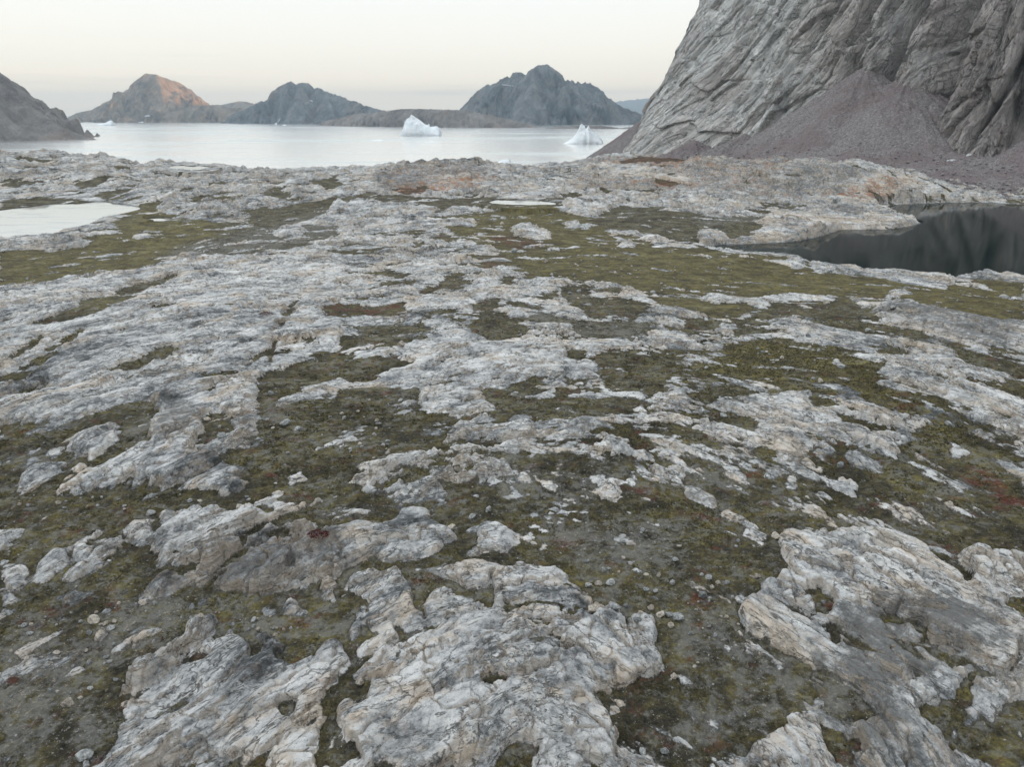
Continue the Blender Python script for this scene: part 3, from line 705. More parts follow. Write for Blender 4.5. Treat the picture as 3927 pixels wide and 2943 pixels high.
class NT:
    """small node-tree writer"""
    def __init__(s, name):
        s.m = bpy.data.materials.new(name); s.m.use_nodes = True
        s.t = s.m.node_tree; s.t.nodes.clear()
        s.out = s.t.nodes.new('ShaderNodeOutputMaterial')
    def n(s, typ, **kw):
        nd = s.t.nodes.new(typ)
        ins = kw.pop('ins', {})
        for k, v in kw.items(): setattr(nd, k, v)
        for k, v in ins.items(): s.put(nd.inputs[k], v)
        return nd
    def put(s, sock, v):
        if isinstance(v, bpy.types.NodeSocket): s.t.links.new(v, sock)
        else: sock.default_value = v
    def noise(s, vec, scale, detail=6, rough=.6, dist=0.0, lac=2.0):
        nd = s.n('ShaderNodeTexNoise', ins={'Vector': vec, 'Scale': scale, 'Detail': min(detail, 6 if detail < 8 else 7), 'Roughness': rough, 'Distortion': dist, 'Lacunarity': lac})
        return nd.outputs[0]
    def voro(s, vec, scale, feat='DISTANCE_TO_EDGE', rnd=1.0):
        nd = s.n('ShaderNodeTexVoronoi', feature=feat, ins={'Vector': vec, 'Scale': scale, 'Randomness': rnd})
        return nd.outputs['Distance']
    def scale(s, vec, xyz):
        return s.n('ShaderNodeVectorMath', operation='MULTIPLY', ins={0: vec, 1: xyz}).outputs[0]
    def ma(s, op, a, b=0.0, c=0.0, clamp=False):
        nd = s.n('ShaderNodeMath', operation=op, use_clamp=clamp)
        s.put(nd.inputs[0], a); s.put(nd.inputs[1], b); s.put(nd.inputs[2], c)
        return nd.outputs[0]
    def rng(s, v, a, b, c=0.0, d=1.0, smooth=True):
        nd = s.n('ShaderNodeMapRange', interpolation_type='SMOOTHSTEP' if smooth else 'LINEAR', clamp=True)
        for k, q in enumerate((v, a, b, c, d)): s.put(nd.inputs[k], q)
        return nd.outputs[0]
    def mix(s, f, a, b, mode='MIX'):
        nd = s.n('ShaderNodeMix', data_type='RGBA', blend_type=mode)
        s.put(nd.inputs[0], f); s.put(nd.inputs[6], a if not isinstance(a, tuple) else a + (1,)); s.put(nd.inputs[7], b if not isinstance(b, tuple) else b + (1,))
        return nd.outputs[2]
    def ramp(s, v, stops):
        nd = s.n('ShaderNodeValToRGB', ins={0: v})
        el = nd.color_ramp.elements
        while len(el) < len(stops): el.new(.5)
        for e, (p, c) in zip(el, stops):
            e.position = p; e.color = c + (1,)
        return nd.outputs[0]
    def bump(s, h, dist, strength=1.0, normal=None):
        ins = {'Height': h, 'Distance': dist, 'Strength': strength}
        if normal is not None: ins['Normal'] = normal
        return s.n('ShaderNodeBump', ins=ins).outputs[0]
    def attr(s, name):
        return s.n('ShaderNodeAttribute', attribute_name=name)
    def sep(s, v):
        nd = s.n('ShaderNodeSeparateColor', ins={0: v}); return nd.outputs
    def surf(s, color, rough=.9, normal=None, spec=.25, **kw):
        b = s.n('ShaderNodeBsdfPrincipled', ins={'Base Color': color if not isinstance(color, tuple) else color + (1,), 'Roughness': rough, 'Specular IOR Level': spec})
        for k, v in kw.items(): s.put(b.inputs[k], v)
        if normal is not None: s.put(b.inputs['Normal'], normal)
        s.t.links.new(b.outputs[0], s.out.inputs['Surface'])
        return b

# ------------------------------------------------------------------ materials
def mat_ground():
    s = NT('gneiss_and_heath')
    pos = s.n('ShaderNodeNewGeometry').outputs['Position']
    A = s.attr('makeup'); B = s.attr('tint'); st = s.attr('strike').outputs['Vector']
    tn, green, lich_shade = s.sep(A.outputs['Color'])[:3]
    warm, red, grav = s.sep(B.outputs['Color'])[:3]
    wet = B.outputs['Alpha']
    # --- rock
    tone = A.outputs['Alpha']
    sv = s.scale(st, (1.0, .42, 1.0))
    n1 = s.noise(sv, .9, 7, .70, .6)
    n2 = s.noise(pos, .35, 8, .68, .3)
    n3 = s.noise(s.scale(st, (1, .26, 1)), 3.2, 6, .72, .8)
    n4 = s.noise(pos, 2.3, 6, .74)
    n5 = s.noise(pos, .085, 6, .65)
    c = lambda v, k: s.ma('MULTIPLY', s.ma('SUBTRACT', v, .5), k)
    f = s.ma('ADD', .5, c(n1, .75)); f = s.ma('ADD', f, c(n2, .85)); f = s.ma('ADD', f, c(n3, .38))
    f = s.ma('ADD', f, c(n4, .75)); f = s.ma('ADD', f, c(tone, .52))
    rock = s.ramp(f, [(.13, (.050, .054, .055)), (.27, (.17, .18, .184)), (.38, (.35, .36, .362)), (.49, (.53, .535, .525)), (.63, (.68, .675, .655)), (.84, (.78, .77, .74))])
    wmask = s.rng(s.ma('ADD', s.ma('ADD', s.noise(sv, .55, 7, .70), c(tone, .12)), s.ma('MULTIPLY', warm, .12)), .545, .70)
    rock = s.mix(s.ma('MULTIPLY', wmask, .72), rock, s.mix(n4, (.40, .30, .21), (.72, .61, .47)))
    pink = s.rng(s.noise(pos, .8, 7, .74), .54, .66)
    rock = s.mix(s.ma('MULTIPLY', pink, .22), rock, (.52, .42, .36))
    lm = s.rng(s.ma('ADD', s.ma('ADD', s.noise(pos, 1.1, 8, .76, .4), c(n5, .5)), s.ma('MULTIPLY', s.ma('SUBTRACT', lich_shade, .3), .20)), .52, .66)
    rock = s.mix(s.ma('MULTIPLY', lm, s.rng(lich_shade, 0, .9, .45, .85)), rock, s.mix(n4, (.045, .050, .050), (.20, .21, .20)))
    spots = s.rng(s.noise(pos, 7.0, 3, .7), .58, .68)
    rock = s.mix(s.ma('MULTIPLY', spots, .6), rock, (.08, .083, .08))
    line = s.ma('ABSOLUTE', c(s.noise(s.scale(st, (1, .2, 1)), .8, 5, .62, .5), 1.0))
    line2 = s.ma('ABSOLUTE', c(s.noise(s.scale(st, (1, .3, 1)), .20, 7, .66, .5), 1.0))
    ln = s.ma('MAXIMUM', s.rng(line, .018, .003, 0, .8), s.rng(line2, .016, .003, 0, .85))
    rock = s.mix(s.ma('MULTIPLY', ln, s.rng(n4, .38, .55)), rock, (.055, .056, .052))
    wv = s.n('ShaderNodeVectorMath', operation='ADD', ins={0: s.scale(st, (1, .50, 1)), 1: s.scale(s.n('ShaderNodeTexNoise', ins={'Vector': pos, 'Scale': .9, 'Detail': 5, 'Roughness': .6}).outputs[1], (.9, .9, .9))}).outputs[0]
    joint = s.rng(s.voro(wv, .75), .034, 0.0, 0, .9)
    rock = s.mix(s.ma('MULTIPLY', joint, s.rng(n2, .42, .58, .05, .75)), rock, (.07, .07, .062))
    rock = s.mix(s.ma('MULTIPLY', s.rng(lich_shade, .35, 1.0), .50), rock, s.mix(n4, (.13, .125, .12), (.27, .255, .24)))
    rust = s.rng(s.ma('ADD', s.noise(pos, .3, 8, .72), s.ma('MULTIPLY', s.ma('MULTIPLY', warm, red), .55)), .66, .84)
    rock = s.mix(s.ma('MULTIPLY', rust, .75), rock, (.33, .15, .065))
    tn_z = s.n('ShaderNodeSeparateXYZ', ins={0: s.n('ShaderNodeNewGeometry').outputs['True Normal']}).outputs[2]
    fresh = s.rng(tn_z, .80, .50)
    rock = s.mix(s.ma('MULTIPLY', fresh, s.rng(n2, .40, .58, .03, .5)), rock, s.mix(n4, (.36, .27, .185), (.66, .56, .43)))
    # --- heath
    m1 = s.noise(pos, 1.0, 8, .72, .5)
    m2 = s.noise(pos, .22, 8, .68, .4)
    m3 = s.noise(pos, 5.0, 4, .72)
    hm = s.ma('ADD', .5, c(m1, 1.05)); hm = s.ma('ADD', hm, c(m2, .95)); hm = s.ma('ADD', hm, c(m3, .65))
    hm = s.ma('ADD', hm, s.ma('MULTIPLY', s.ma('SUBTRACT', green, .4), .20))
    heath = s.ramp(hm, [(.18, (.018, .017, .013)), (.37, (.040, .036, .024)), (.50, (.072, .062, .032)), (.63, (.112, .096, .038)), (.76, (.175, .150, .048)), (.90, (.26, .225, .072))])
    rm = s.rng(s.ma('ADD', s.noise(pos, .45, 8, .74), s.ma('MULTIPLY', red, .17)), .56, .72)
    heath = s.mix(s.ma('MULTIPLY', rm, .75), heath, s.mix(m3, (.050, .022, .017), (.19, .050, .034)))
    grey = s.rng(s.ma('ADD', s.ma('ADD', s.noise(pos, 1.3, 8, .76), c(m2, .5)), s.ma('MULTIPLY', s.ma('SUBTRACT', grav, .25), .16)), .50, .66)
    heath = s.mix(s.ma('MULTIPLY', grey, .70), heath, s.mix(m3, (.075, .077, .068), (.29, .285, .265)))
    grit = s.rng(s.ma('ADD', s.noise(pos, 4.6, 4, .8), s.ma('MULTIPLY', grav, .07)), .63, .70)
    heath = s.mix(s.ma('MULTIPLY', grit, .5), heath, s.mix(warm, (.38, .38, .36), (.50, .40, .30)))
    # --- where rock breaks through
    edge = s.ma('ADD', tn, s.ma('MULTIPLY', s.ma('SUBTRACT', s.noise(pos, 1.5, 8, .76), .5), .62))
    edge = s.ma('ADD', edge, s.ma('MULTIPLY', s.ma('SUBTRACT', s.noise(sv, 1.4, 6, .7), .5), .42))
    rk = s.rng(edge, .485, .560)
    fringe = s.ma('MULTIPLY', s.rng(edge, .34, .50), s.ma('SUBTRACT', 1.0, rk))
    heath = s.mix(s.ma('MULTIPLY', fringe, .35), heath, s.mix(m3, (.10, .10, .088), (.25, .245, .225)))
    col = s.mix(rk, heath, rock)
    col = s.mix(s.ma('MULTIPLY', wet, .75), col, (.018, .018, .014))
    # --- relief
    br = s.ma('ADD', s.ma('MULTIPLY', n3, .8), s.ma('MULTIPLY', s.noise(pos, 1.3, 8, .68), .9))
    br = s.ma('SUBTRACT', br, s.ma('ADD', s.ma('MULTIPLY', ln, .10), s.ma('MULTIPLY', joint, .20)))
    bm = s.ma('ADD', s.ma('MULTIPLY', m3, .45), s.ma('MULTIPLY', m1, .5))
    h = s.n('ShaderNodeMix', data_type='FLOAT', ins={0: rk, 2: bm, 3: br}).outputs[0]
    nrm = s.bump(h, .42, .9)
    s.surf(col, .93, nrm, .18)
    return s.m

def mat_cliff():
    s = NT('cliff_gneiss')
    pos = s.n('ShaderNodeNewGeometry').outputs['Position']
    st = s.attr('strike').outputs['Vector']          # across the banding, along it
    a = s.scale(st, (1.0, .11, 1.0))
    c = lambda v, k: s.ma('MULTIPLY', s.ma('SUBTRACT', v, .5), k)
    n1 = s.noise(a, .09, 8, .72, .6)
    n2 = s.noise(a, .50, 6, .72, .5)
    n3 = s.noise(pos, .06, 9, .70)
    n4 = s.noise(pos, .018, 6, .6)
    f = s.ma('ADD', .5, c(n1, .85)); f = s.ma('ADD', f, c(n2, .55)); f = s.ma('ADD', f, c(n3, 1.0)); f = s.ma('ADD', f, c(s.noise(pos, .45, 6, .75), .45))
    col = s.ramp(f, [(.10, (.13, .138, .136)), (.24, (.32, .33, .325)), (.38, (.50, .505, .488)), (.57, (.66, .655, .625)), (.78, (.76, .75, .71))])
    pk = s.rng(n4, .40, .58)
    col = s.mix(s.ma('MULTIPLY', pk, .42), col, s.mix(n3, (.20, .155, .14), (.50, .41, .365)))
    oc = s.rng(s.noise(pos, .09, 7, .74), .58, .70)
    col = s.mix(s.ma('MULTIPLY', oc, .5), col, (.36, .25, .165))
    py = s.n('ShaderNodeSeparateXYZ', ins={0: pos}).outputs[1]
    stain = s.ma('MULTIPLY', s.rng(s.ma('ADD', py, c(n4, 260.0)), 640, 500), s.rng(s.noise(s.scale(pos, (1, 1, .3)), .05, 7, .68), .36, .60, .35, 1.0))
    col = s.mix(s.ma('MULTIPLY', stain, .62), col, s.mix(n3, (.13, .105, .10), (.33, .27, .25)))
    wv = s.n('ShaderNodeVectorMath', operation='ADD', ins={0: s.scale(st, (1, .36, 1)), 1: s.scale(s.n('ShaderNodeTexNoise', ins={'Vector': pos, 'Scale': .12, 'Detail': 5}).outputs[1], (7, 7, 0))}).outputs[0]
    j1 = s.rng(s.voro(wv, .085), .035, .0, 0, 1); j2 = s.rng(s.voro(wv, .26), .05, .0, 0, .7)
    joint = s.ma('MAXIMUM', j1, j2)
    col = s.mix(s.ma('MULTIPLY', joint, s.rng(n3, .36, .56, .05, .5)), col, (.085, .085, .082))
    line = s.ma('ABSOLUTE', c(s.noise(s.scale(st, (1, .30, 1)), .16, 7, .70, 1.0), 1.0))
    line2 = s.ma('ABSOLUTE', c(s.noise(s.scale(st, (1, .34, 1)), .05, 8, .70, 1.0), 1.0))
    ln = s.ma('MAXIMUM', s.rng(line, .020, .004, 0, .45), s.rng(line2, .016, .004, 0, .6))
    col = s.mix(s.ma('MULTIPLY', ln, s.rng(n3, .36, .52)), col, (.07, .074, .072))
    h = s.ma('ADD', s.ma('MULTIPLY', n2, .7), s.ma('MULTIPLY', s.noise(pos, .22, 8, .72), 1.1))
    h = s.ma('SUBTRACT', h, s.ma('ADD', s.ma('MULTIPLY', ln, .25), s.ma('MULTIPLY', joint, .30)))
    s.surf(col, .95, s.bump(h, 1.7, .85), .15)
    return s.m

def mat_scree():
    s = NT('scree_rubble')
    pos = s.n('ShaderNodeNewGeometry').outputs['Position']
    v = s.n('ShaderNodeTexVoronoi', ins={'Vector': pos, 'Scale': .9})
    v2 = s.n('ShaderNodeTexVoronoi', ins={'Vector': pos, 'Scale': 2.6})
    n = s.noise(pos, .03, 8, .6)
    c = s.sep(v.outputs['Color'])[0]; c2 = s.sep(v2.outputs['Color'])[0]
    k = s.ma('ADD', s.ma('MULTIPLY', c, .4), s.ma('MULTIPLY', c2, .6))
    col = s.ramp(k, [(.1, (.125, .114, .112)), (.5, (.208, .190, .186)), (.8, (.275, .254, .246)), (1.0, (.39, .362, .338))])
    col = s.mix(s.rng(n, .4, .62), col, s.mix(k, (.128, .106, .105), (.245, .205, .200)))
    col = s.mix(s.ma('MULTIPLY', s.rng(s.noise(pos, .1, 6, .6), .55, .68), .4), col, (.20, .20, .19))
    h = s.ma('ADD', s.ma('MULTIPLY', v.outputs['Distance'], -.9), s.ma('MULTIPLY', v2.outputs['Distance'], -.4))
    s.surf(col, .95, s.bump(h, .55, .8), .1)
    return s.m

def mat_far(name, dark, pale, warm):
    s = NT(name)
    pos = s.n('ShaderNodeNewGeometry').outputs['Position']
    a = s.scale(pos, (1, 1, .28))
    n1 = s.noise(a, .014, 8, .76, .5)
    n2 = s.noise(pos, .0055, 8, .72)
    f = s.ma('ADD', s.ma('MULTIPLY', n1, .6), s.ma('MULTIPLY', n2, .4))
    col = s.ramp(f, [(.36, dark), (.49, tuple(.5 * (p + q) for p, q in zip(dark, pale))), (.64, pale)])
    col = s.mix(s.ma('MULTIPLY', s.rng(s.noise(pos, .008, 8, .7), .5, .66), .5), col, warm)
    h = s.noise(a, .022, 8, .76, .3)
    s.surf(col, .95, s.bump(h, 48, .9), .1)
    return s.m

def mat_water(name, base, rough, bumpd, scale, ior=1.33, patches=0.0):
    s = NT(name)
    pos = s.n('ShaderNodeNewGeometry').outputs['Position']
    n = s.noise(s.scale(pos, (1, .55, 1)), scale, 5, .6)
    r = rough
    if patches:
        p = s.rng(s.noise(s.scale(pos, (.0011, .0034, 0)), 1.0, 5, .6, .4), .46, .66)
        r = s.ma('ADD', rough, s.ma('MULTIPLY', p, patches))
    s.surf(base, r, s.bump(n, bumpd, 1.0), .5, **{'IOR': ior})
    return s.m

def mat_ice():
    s = NT('berg_ice')
    pos = s.n('ShaderNodeNewGeometry').outputs['Position']
    n = s.noise(s.scale(pos, (1, 1, .35)), .06, 9, .62)
    col = s.ramp(n, [(.3, (.74, .82, .84)), (.5, (.86, .90, .91)), (.7, (.90, .92, .93))])
    s.surf(col, .6, s.bump(s.noise(pos, .12, 8, .6), 3.5, .7), .3)
    return s.m

def mat_snow():
    s = NT('old_snow')
    pos = s.n('ShaderNodeNewGeometry').outputs['Position']
    n = s.noise(pos, 1.2, 6, .6)
    s.surf(s.ramp(n, [(.3, (.66, .68, .70)), (.7, (.84, .85, .86))]), .7, s.bump(n, .2, .5), .2)
    return s.m

def mat_stone(name, a, b, c):
    s = NT(name)
    tc = s.n('ShaderNodeTexCoord').outputs['Object']
    rnd = s.n('ShaderNodeObjectInfo').outputs['Random']
    v = s.n('ShaderNodeVectorMath', operation='ADD', ins={0: tc, 1: s.n('ShaderNodeCombineXYZ', ins={0: s.ma('MULTIPLY', rnd, 37.0), 1: s.ma('MULTIPLY', rnd, 91.0)}).outputs[0]}).outputs[0]
    n = s.noise(v, 2.6, 10, .68)
    col = s.ramp(s.ma('ADD', n, s.ma('MULTIPLY', s.ma('SUBTRACT', rnd, .5), .16)), [(.33, a), (.5, b), (.66, c)])
    sp = s.rng(s.noise(v, 6.0, 5, .7), .58, .66)
    col = s.mix(s.ma('MULTIPLY', sp, .6), col, (.07, .075, .072))
    s.surf(col, .92, s.bump(s.noise(v, 4.0, 8, .65), .12, .8), .18)
    return s.m

M_GROUND, M_CLIFF, M_SCREE, M_ICE, M_SNOW = mat_ground(), mat_cliff(), mat_scree(), mat_ice(), mat_snow()
M_STONE = mat_stone('boulder_gneiss', (.11, .118, .12), (.28, .29, .285), (.52, .515, .49))
M_STONEW = mat_stone('boulder_beige', (.17, .15, .125), (.38, .34, .285), (.60, .55, .47))
def mat_mirror(name, tint, dull, rough, bumpd, scale, sc):
    """open water seen at a very flat angle: nearly all of it is reflected sky, less where a breeze roughens it"""
    s = NT(name)
    pos = s.n('ShaderNodeNewGeometry').outputs['Position']
    p = s.rng(s.noise(s.scale(pos, sc), 1.0, 6, .62, .5), .49, .68)
    g = s.n('ShaderNodeBsdfGlossy', distribution='MULTI_GGX', ins={'Color': s.mix(p, tint, dull), 'Roughness': s.ma('ADD', rough, s.ma('MULTIPLY', p, .12)), 'Normal': s.bump(s.noise(pos, scale, 5, .6), bumpd)})
    s.t.links.new(g.outputs[0], s.out.inputs['Surface'])
    return s.m
M_SEA = mat_mirror('fjord_water', (.92, .92, .905), (.66, .70, .70), .19, .05, .10, (.0010, .0036, 0))
M_LAKE = mat_water('lake_water', (.010, .017, .015), .03, .012, .9, 1.13)
M_POND = mat_mirror('pond_water', (.76, .78, .78), (.70, .73, .74), .05, .004, 1.4, (.05, .15, 0))
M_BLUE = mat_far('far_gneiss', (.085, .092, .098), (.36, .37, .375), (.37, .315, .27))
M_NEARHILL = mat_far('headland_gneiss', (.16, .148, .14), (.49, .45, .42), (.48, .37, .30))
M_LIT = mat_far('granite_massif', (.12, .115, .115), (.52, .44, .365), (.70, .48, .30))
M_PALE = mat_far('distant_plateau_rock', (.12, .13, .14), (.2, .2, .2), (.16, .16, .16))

# ------------------------------------------------------------------ ground sheet
mk = np.stack([GT * .5 + .5, GM['green'], GM['lichen_shade'], GTONE], -1).reshape(-1, 4)
ti = np.stack([GM['warm'], GM['red'], GM['gravel'], GWET], -1).reshape(-1, 4)
sk = np.stack([GU, GV, GH * 1.2], -1).reshape(-1, 3)
ground = grid_mesh('ground', GX, GY, GH, M_GROUND, wrap=True, attrs={'makeup': mk, 'tint': ti, 'strike': sk}, flip=True)
tag(ground, 'glacier polished grey gneiss shelf with olive heath in its hollows', 'ground', 'structure')
del mk, ti, sk

# ------------------------------------------------------------------ waters
def water_sheet(name, pts, z, mat, label, cat):
    co = np.array([(x, y, z) for x, y in pts], F32)
    me = bpy.data.meshes.new(name); me.from_pydata(co.tolist(), [], [list(range(len(co)))])
    me.materials.append(mat); o = bpy.data.objects.new(name, me); COL.objects.link(o)
    return tag(o, label, cat, 'structure')

ys = np.geomspace(300, 25500, 60); sx = np.linspace(-1, 1, 41)
Xs = sx[None, :] * np.maximum(ys * .92, 3000)[:, None]; Ys = np.repeat(ys[:, None], 41, 1)
sea = grid_mesh('water', Xs, Ys, np.zeros_like(Xs), M_SEA, smooth=False)
tag(sea, 'calm pale silver fjord between the rocky shelf and the mountains', 'fjord', 'structure')
WL = ['dark tarn at the foot of the cliff mirroring the rock wall', 'largest pale pond, on the left edge of the shelf', 'small oval pond in the moss right of the large left pond',
      'narrow white pond in the middle of the shelf', 'puddle with ragged edges near the left crest of the shelf', 'tiny puddle on grey rock above the large left pond',
      'tiny puddle on the crest left of the ragged puddle', 'thin puddle on the crest in the middle of the shelf', 'thin pale puddle beside the moss left of the rocky hump']
for (kind, lvl, c, pts), lab in zip(PONDS, WL):
    w = [on_level(*px(c, x, y), lvl)[:2] for x, y in pts]
    cx, cy = sum(p[0] for p in w) / len(w), sum(p[1] for p in w) / len(w)
    big = []
    for x, y in w:
        d = math.hypot(x - cx, y - cy); k = 1 + min(.14, 3.0 / max(d, 1))
        big.append((cx + (x - cx) * k, cy + (y - cy) * k))
    water_sheet(kind, big[::-1], lvl, M_LAKE if kind == 'lake' else M_POND, lab, kind)

# ------------------------------------------------------------------ the cliff on the right
PATH = np.array([(2500, 8500), (1560, 5200), (790, 2600), (360, 1560), (222, 1230), (184, 1130), (164, 1020), (144, 910), (131, 812), (146, 712), (182, 606),
                 (219, 532), (236, 503), (243, 470), (246, 445), (268, 428), (292, 420), (345, 395), (450, 345), (760, 180), (1300, -200), (2300, -1000)], float)
def spline(P, per):
    out = []
    n = len(P)
    for i in range(n - 1):
        p0, p1, p2, p3 = P[max(i - 1, 0)], P[i], P[i + 1], P[min(i + 2, n - 1)]
        k = per[i] if isinstance(per, list) else per
        for t in np.linspace(0, 1, k, endpoint=False):
            out.append(.5 * (2 * p1 + (p2 - p0) * t + (2 * p0 - 5 * p1 + 4 * p2 - p3) * t * t + (3 * p1 - p0 - 3 * p2 + p3) * t ** 3))
    out.append(P[-1])
    return np.array(out)
per = [25, 25, 25, 60, 60, 70, 80, 80, 90, 110, 110, 60, 60, 50, 60, 50, 80, 90, 40, 25, 20]
C = spline(PATH, per)
dC = np.gradient(C, axis=0); ln = np.hypot(dC[:, 0], dC[:, 1]); tx, ty = dC[:, 0] / ln, dC[:, 1] / ln
for _ in range(6):
    tx[1:-1] = (tx[:-2] + 2 * tx[1:-1] + tx[2:]) / 4; ty[1:-1] = (ty[:-2] + 2 * ty[1:-1] + ty[2:]) / 4
nx, ny = ty, -tx                                     # outward: away from the mountain
arc = np.concatenate([[0], np.cumsum(np.hypot(np.diff(C[:, 0]), np.diff(C[:, 1])))])
s_at = lambda x, y: arc[np.argmin((C[:, 0] - x) ** 2 + (C[:, 1] - y) ** 2)]
sL, sT, sA, sB = s_at(160, 1020), s_at(131, 812), s_at(219, 532), s_at(246, 445)
zz = np.concatenate([np.linspace(-12, 15, 10), np.linspace(16, 235, 400), np.linspace(245, 520, 40)])
Sg, Zg = np.meshgrid(arc, zz)
TX, NX, NY = (np.repeat(q[None, :], len(zz), 0) for q in (tx, nx, ny))
CX, CY = np.repeat(C[None, :, 0], len(zz), 0), np.repeat(C[None, :, 1], len(zz), 0)
lean = np.interp(Sg, [0, sL - 300, sL, sT, sA, sB, sB + 200, arc[-1]], [.9, .5, .375, .42, .30, .22, .30, .9])
inward = lean * (Zg - 30) - 10 * np.exp(-(Zg - 25).clip(0) / 18)
# banding dips: measured on a coordinate that shortens where the wall runs away from the drone, so bands there are long
dist = np.hypot(C[:, 0], C[:, 1])
short = np.clip(np.abs(C[:, 0] * ty - C[:, 1] * tx) / dist, .2, 1)
for _ in range(40): short[1:-1] = (short[:-2] + 2 * short[1:-1] + short[2:]) / 4
arc2 = np.concatenate([[0], np.cumsum(np.diff(arc) * (short[1:] + short[:-1]) / 2)])
S2 = np.repeat(arc2[None, :], len(zz), 0)
dip = np.radians(np.interp(Sg, [0, sL - 200, sL, sT, sA, sB, arc[-1]], [52, 52, 52, 50, 64, 74, 80]))
dip = np.radians(np.interp(S2 * 0 + Sg, [0, sT, sA, sB, arc[-1]], [55, 55, 68, 79, 84]))
S3 = S2 - np.interp(sT, arc, arc2)
al = S3 * np.cos(dip) + Zg * np.sin(dip); ac = -S3 * np.sin(dip) + Zg * np.cos(dip)
wob = 3.0 * perlin(S2 / 40, Zg / 60, 301) + 1.1 * perlin(S2 / 12, Zg / 18, 302)
ac2 = ac + wob
fade = sst(0, 1, (Zg + 12) / 20)
disp = 10 * fbm(S2 / 60, Zg / 150, 3, 311) + 3.4 * fbm(ac2 / 20, al / 80, 4, 321) + 1.0 * ridged(ac2 / 9, al / 46, 3, 331) * .6 + .5 * ridged(ac2 / 3.2, al / 30, 2, 341) * .7
disp += 2.2 * ridged(S2 / 22, Zg / 26, 3, 351) * .5 * sst(sT, sA, Sg) + .35 * fbm(S2 / 5, Zg / 5, 2, 361)
for L_, S_, k_, sd_ in ((15, 62, 2.3, 391), (6, 24, 1.0, 392), (2.4, 9, .40, 393), (26, 30, 1.6, 394)):
    o_, t_, e_ = blocks(ac2 / L_, al / S_, sd_)
    disp += k_ * (1 + .9 * sst(sT, sA, Sg)) * (o_ * .8 + t_ * 1.2) - k_ * .45 * np.exp(-(e_ / .06) ** 2)
pl = ac2 / 11 + .8 * perlin(al / 60, ac / 40, 365); fr = pl - np.floor(pl)
disp += 1.6 * np.where(fr < .15, fr / .15, (1 - fr) / .85) * np.clip(perlin(np.floor(pl) * 5.3, al / 70, 366) * 1.5 + .4, 0, 1.3)
# overhang niches and couloirs
for (x0, y0, zc, wid, dep, slope) in ((222, 527, 150, 7, 16, .10), (238, 492, 150, 8, 20, -.12), (250, 440, 80, 2.2, 9, .38), (205, 560, 110, 4, 8, .2), (176, 620, 90, 4, 6, .5), (262, 432, 120, 4, 9, -.05), (300, 416, 100, 5, 8, .05)):
    s0 = s_at(x0, y0) + slope * (Zg - 60) + 3 * perlin(Zg / 22, Zg * 0 + s_at(x0, y0), 371)
    disp -= 1.7 * dep * np.exp(-((Sg - s0) / wid) ** 2) * sst(20, 60, Zg)
disp *= fade
PXg, PYg = CX + NX * (disp - inward), CY + NY * (disp - inward)
# the top rounds back into a plateau
top = []
for k, (back, up) in enumerate(((60, 20), (200, 45), (700, 70), (1800, 60))):
    top.append((PXg[-1] - nx * back, PYg[-1] - ny * back, np.full(len(arc), zz[-1] + up)))
XX = np.vstack([PXg] + [t[0][None] for t in top]); YY = np.vstack([PYg] + [t[1][None] for t in top]); ZZ = np.vstack([Zg] + [t[2][None] for t in top])
stc = np.zeros(XX.shape + (3,), F32); stc[:len(zz), :, 0] = ac2; stc[:len(zz), :, 1] = al; stc[:len(zz), :, 2] = disp * .6
cliff = grid_mesh('mountain', XX, YY, ZZ, M_CLIFF, attrs={'strike': stc.reshape(-1, 3)}, flip=False)
tag(cliff, 'towering grey gneiss rock wall filling the right side, streaked with slanting bands', 'cliff', 'structure')

# ------------------------------------------------------------------ scree cones under it
APEX = [at_range(1412, 243, 930), at_range(1872, 146, 546), at_range(1966, 164, 522), at_range(2330, 250, 425), at_range(1610, 292, 600), at_range(1500, 305, 660)]
def scree_height(x, y):
    z = np.full(x.shape, -30.0)
    for k, (ax, ay, az) in enumerate(APEX):
        d = np.hypot(x - ax, y - ay)
        th = np.arctan2(x - ax, y - ay)
        d = d * (1 + .10 * perlin(th * 2.5 + k * 9, d / 90, 401 + k))
        run = (92, 78, 72, 78, 40, 34)[k]
        sl = (.74, .70, .62, .60, .52, .5)[k]
        c = az - sl * np.minimum(d, run) - np.where(d > run, (d - run) * (.30 if k else .74), 0) + 1.0
        z = np.maximum(z, c)
    return z
gx = np.linspace(30, 520, 620); gy = np.concatenate([np.linspace(300, 640, 620), np.linspace(642, 1300, 330)])
SX, SY = np.meshgrid(gx, gy)
SZ = scree_height(SX, SY)
# boulder field between the cones and the tarn
d2 = np.hypot((SX - 250) / 1.2, SY - 425)
SZ = np.maximum(SZ, 39.0 - .155 * np.hypot((SX - 262) * .7, SY - 440) + 1.2 * fbm(SX / 25, SY / 25, 3, 405))
near = sst(900, 300, SY)
SZ = SZ + .9 * fbm(SX / 9, SY / 9, 3, 411) + .32 * np.abs(fbm(SX / 2.4, SY / 2.4, 3, 421)) * (1 + .5 * near) + .25 * np.abs(perlin(SX / .9, SY / .9, 431)) * near
SZ = SZ + 1.2 * fbm(SX / 40, SY / 40, 3, 415)
for ax, ay, az_ in APEX:                                    # runnels down the fans
    th = np.arctan2(SX - ax, SY - ay); dd = np.hypot(SX - ax, SY - ay)
    SZ = SZ + .9 * perlin(th * 9, dd / 60, 441) * np.exp(-(dd / 75) ** 2) * np.clip(dd / 12, 0, 1) + .5 * perlin(th * 24, dd / 40, 442) * np.exp(-(dd / 75) ** 2) * np.clip(dd / 20, 0, 1)
scree = grid_mesh('scree', SX, SY, SZ, M_SCREE)
tag(scree, 'mauve grey fans of loose rubble at the foot of the cliff', 'scree', 'structure')
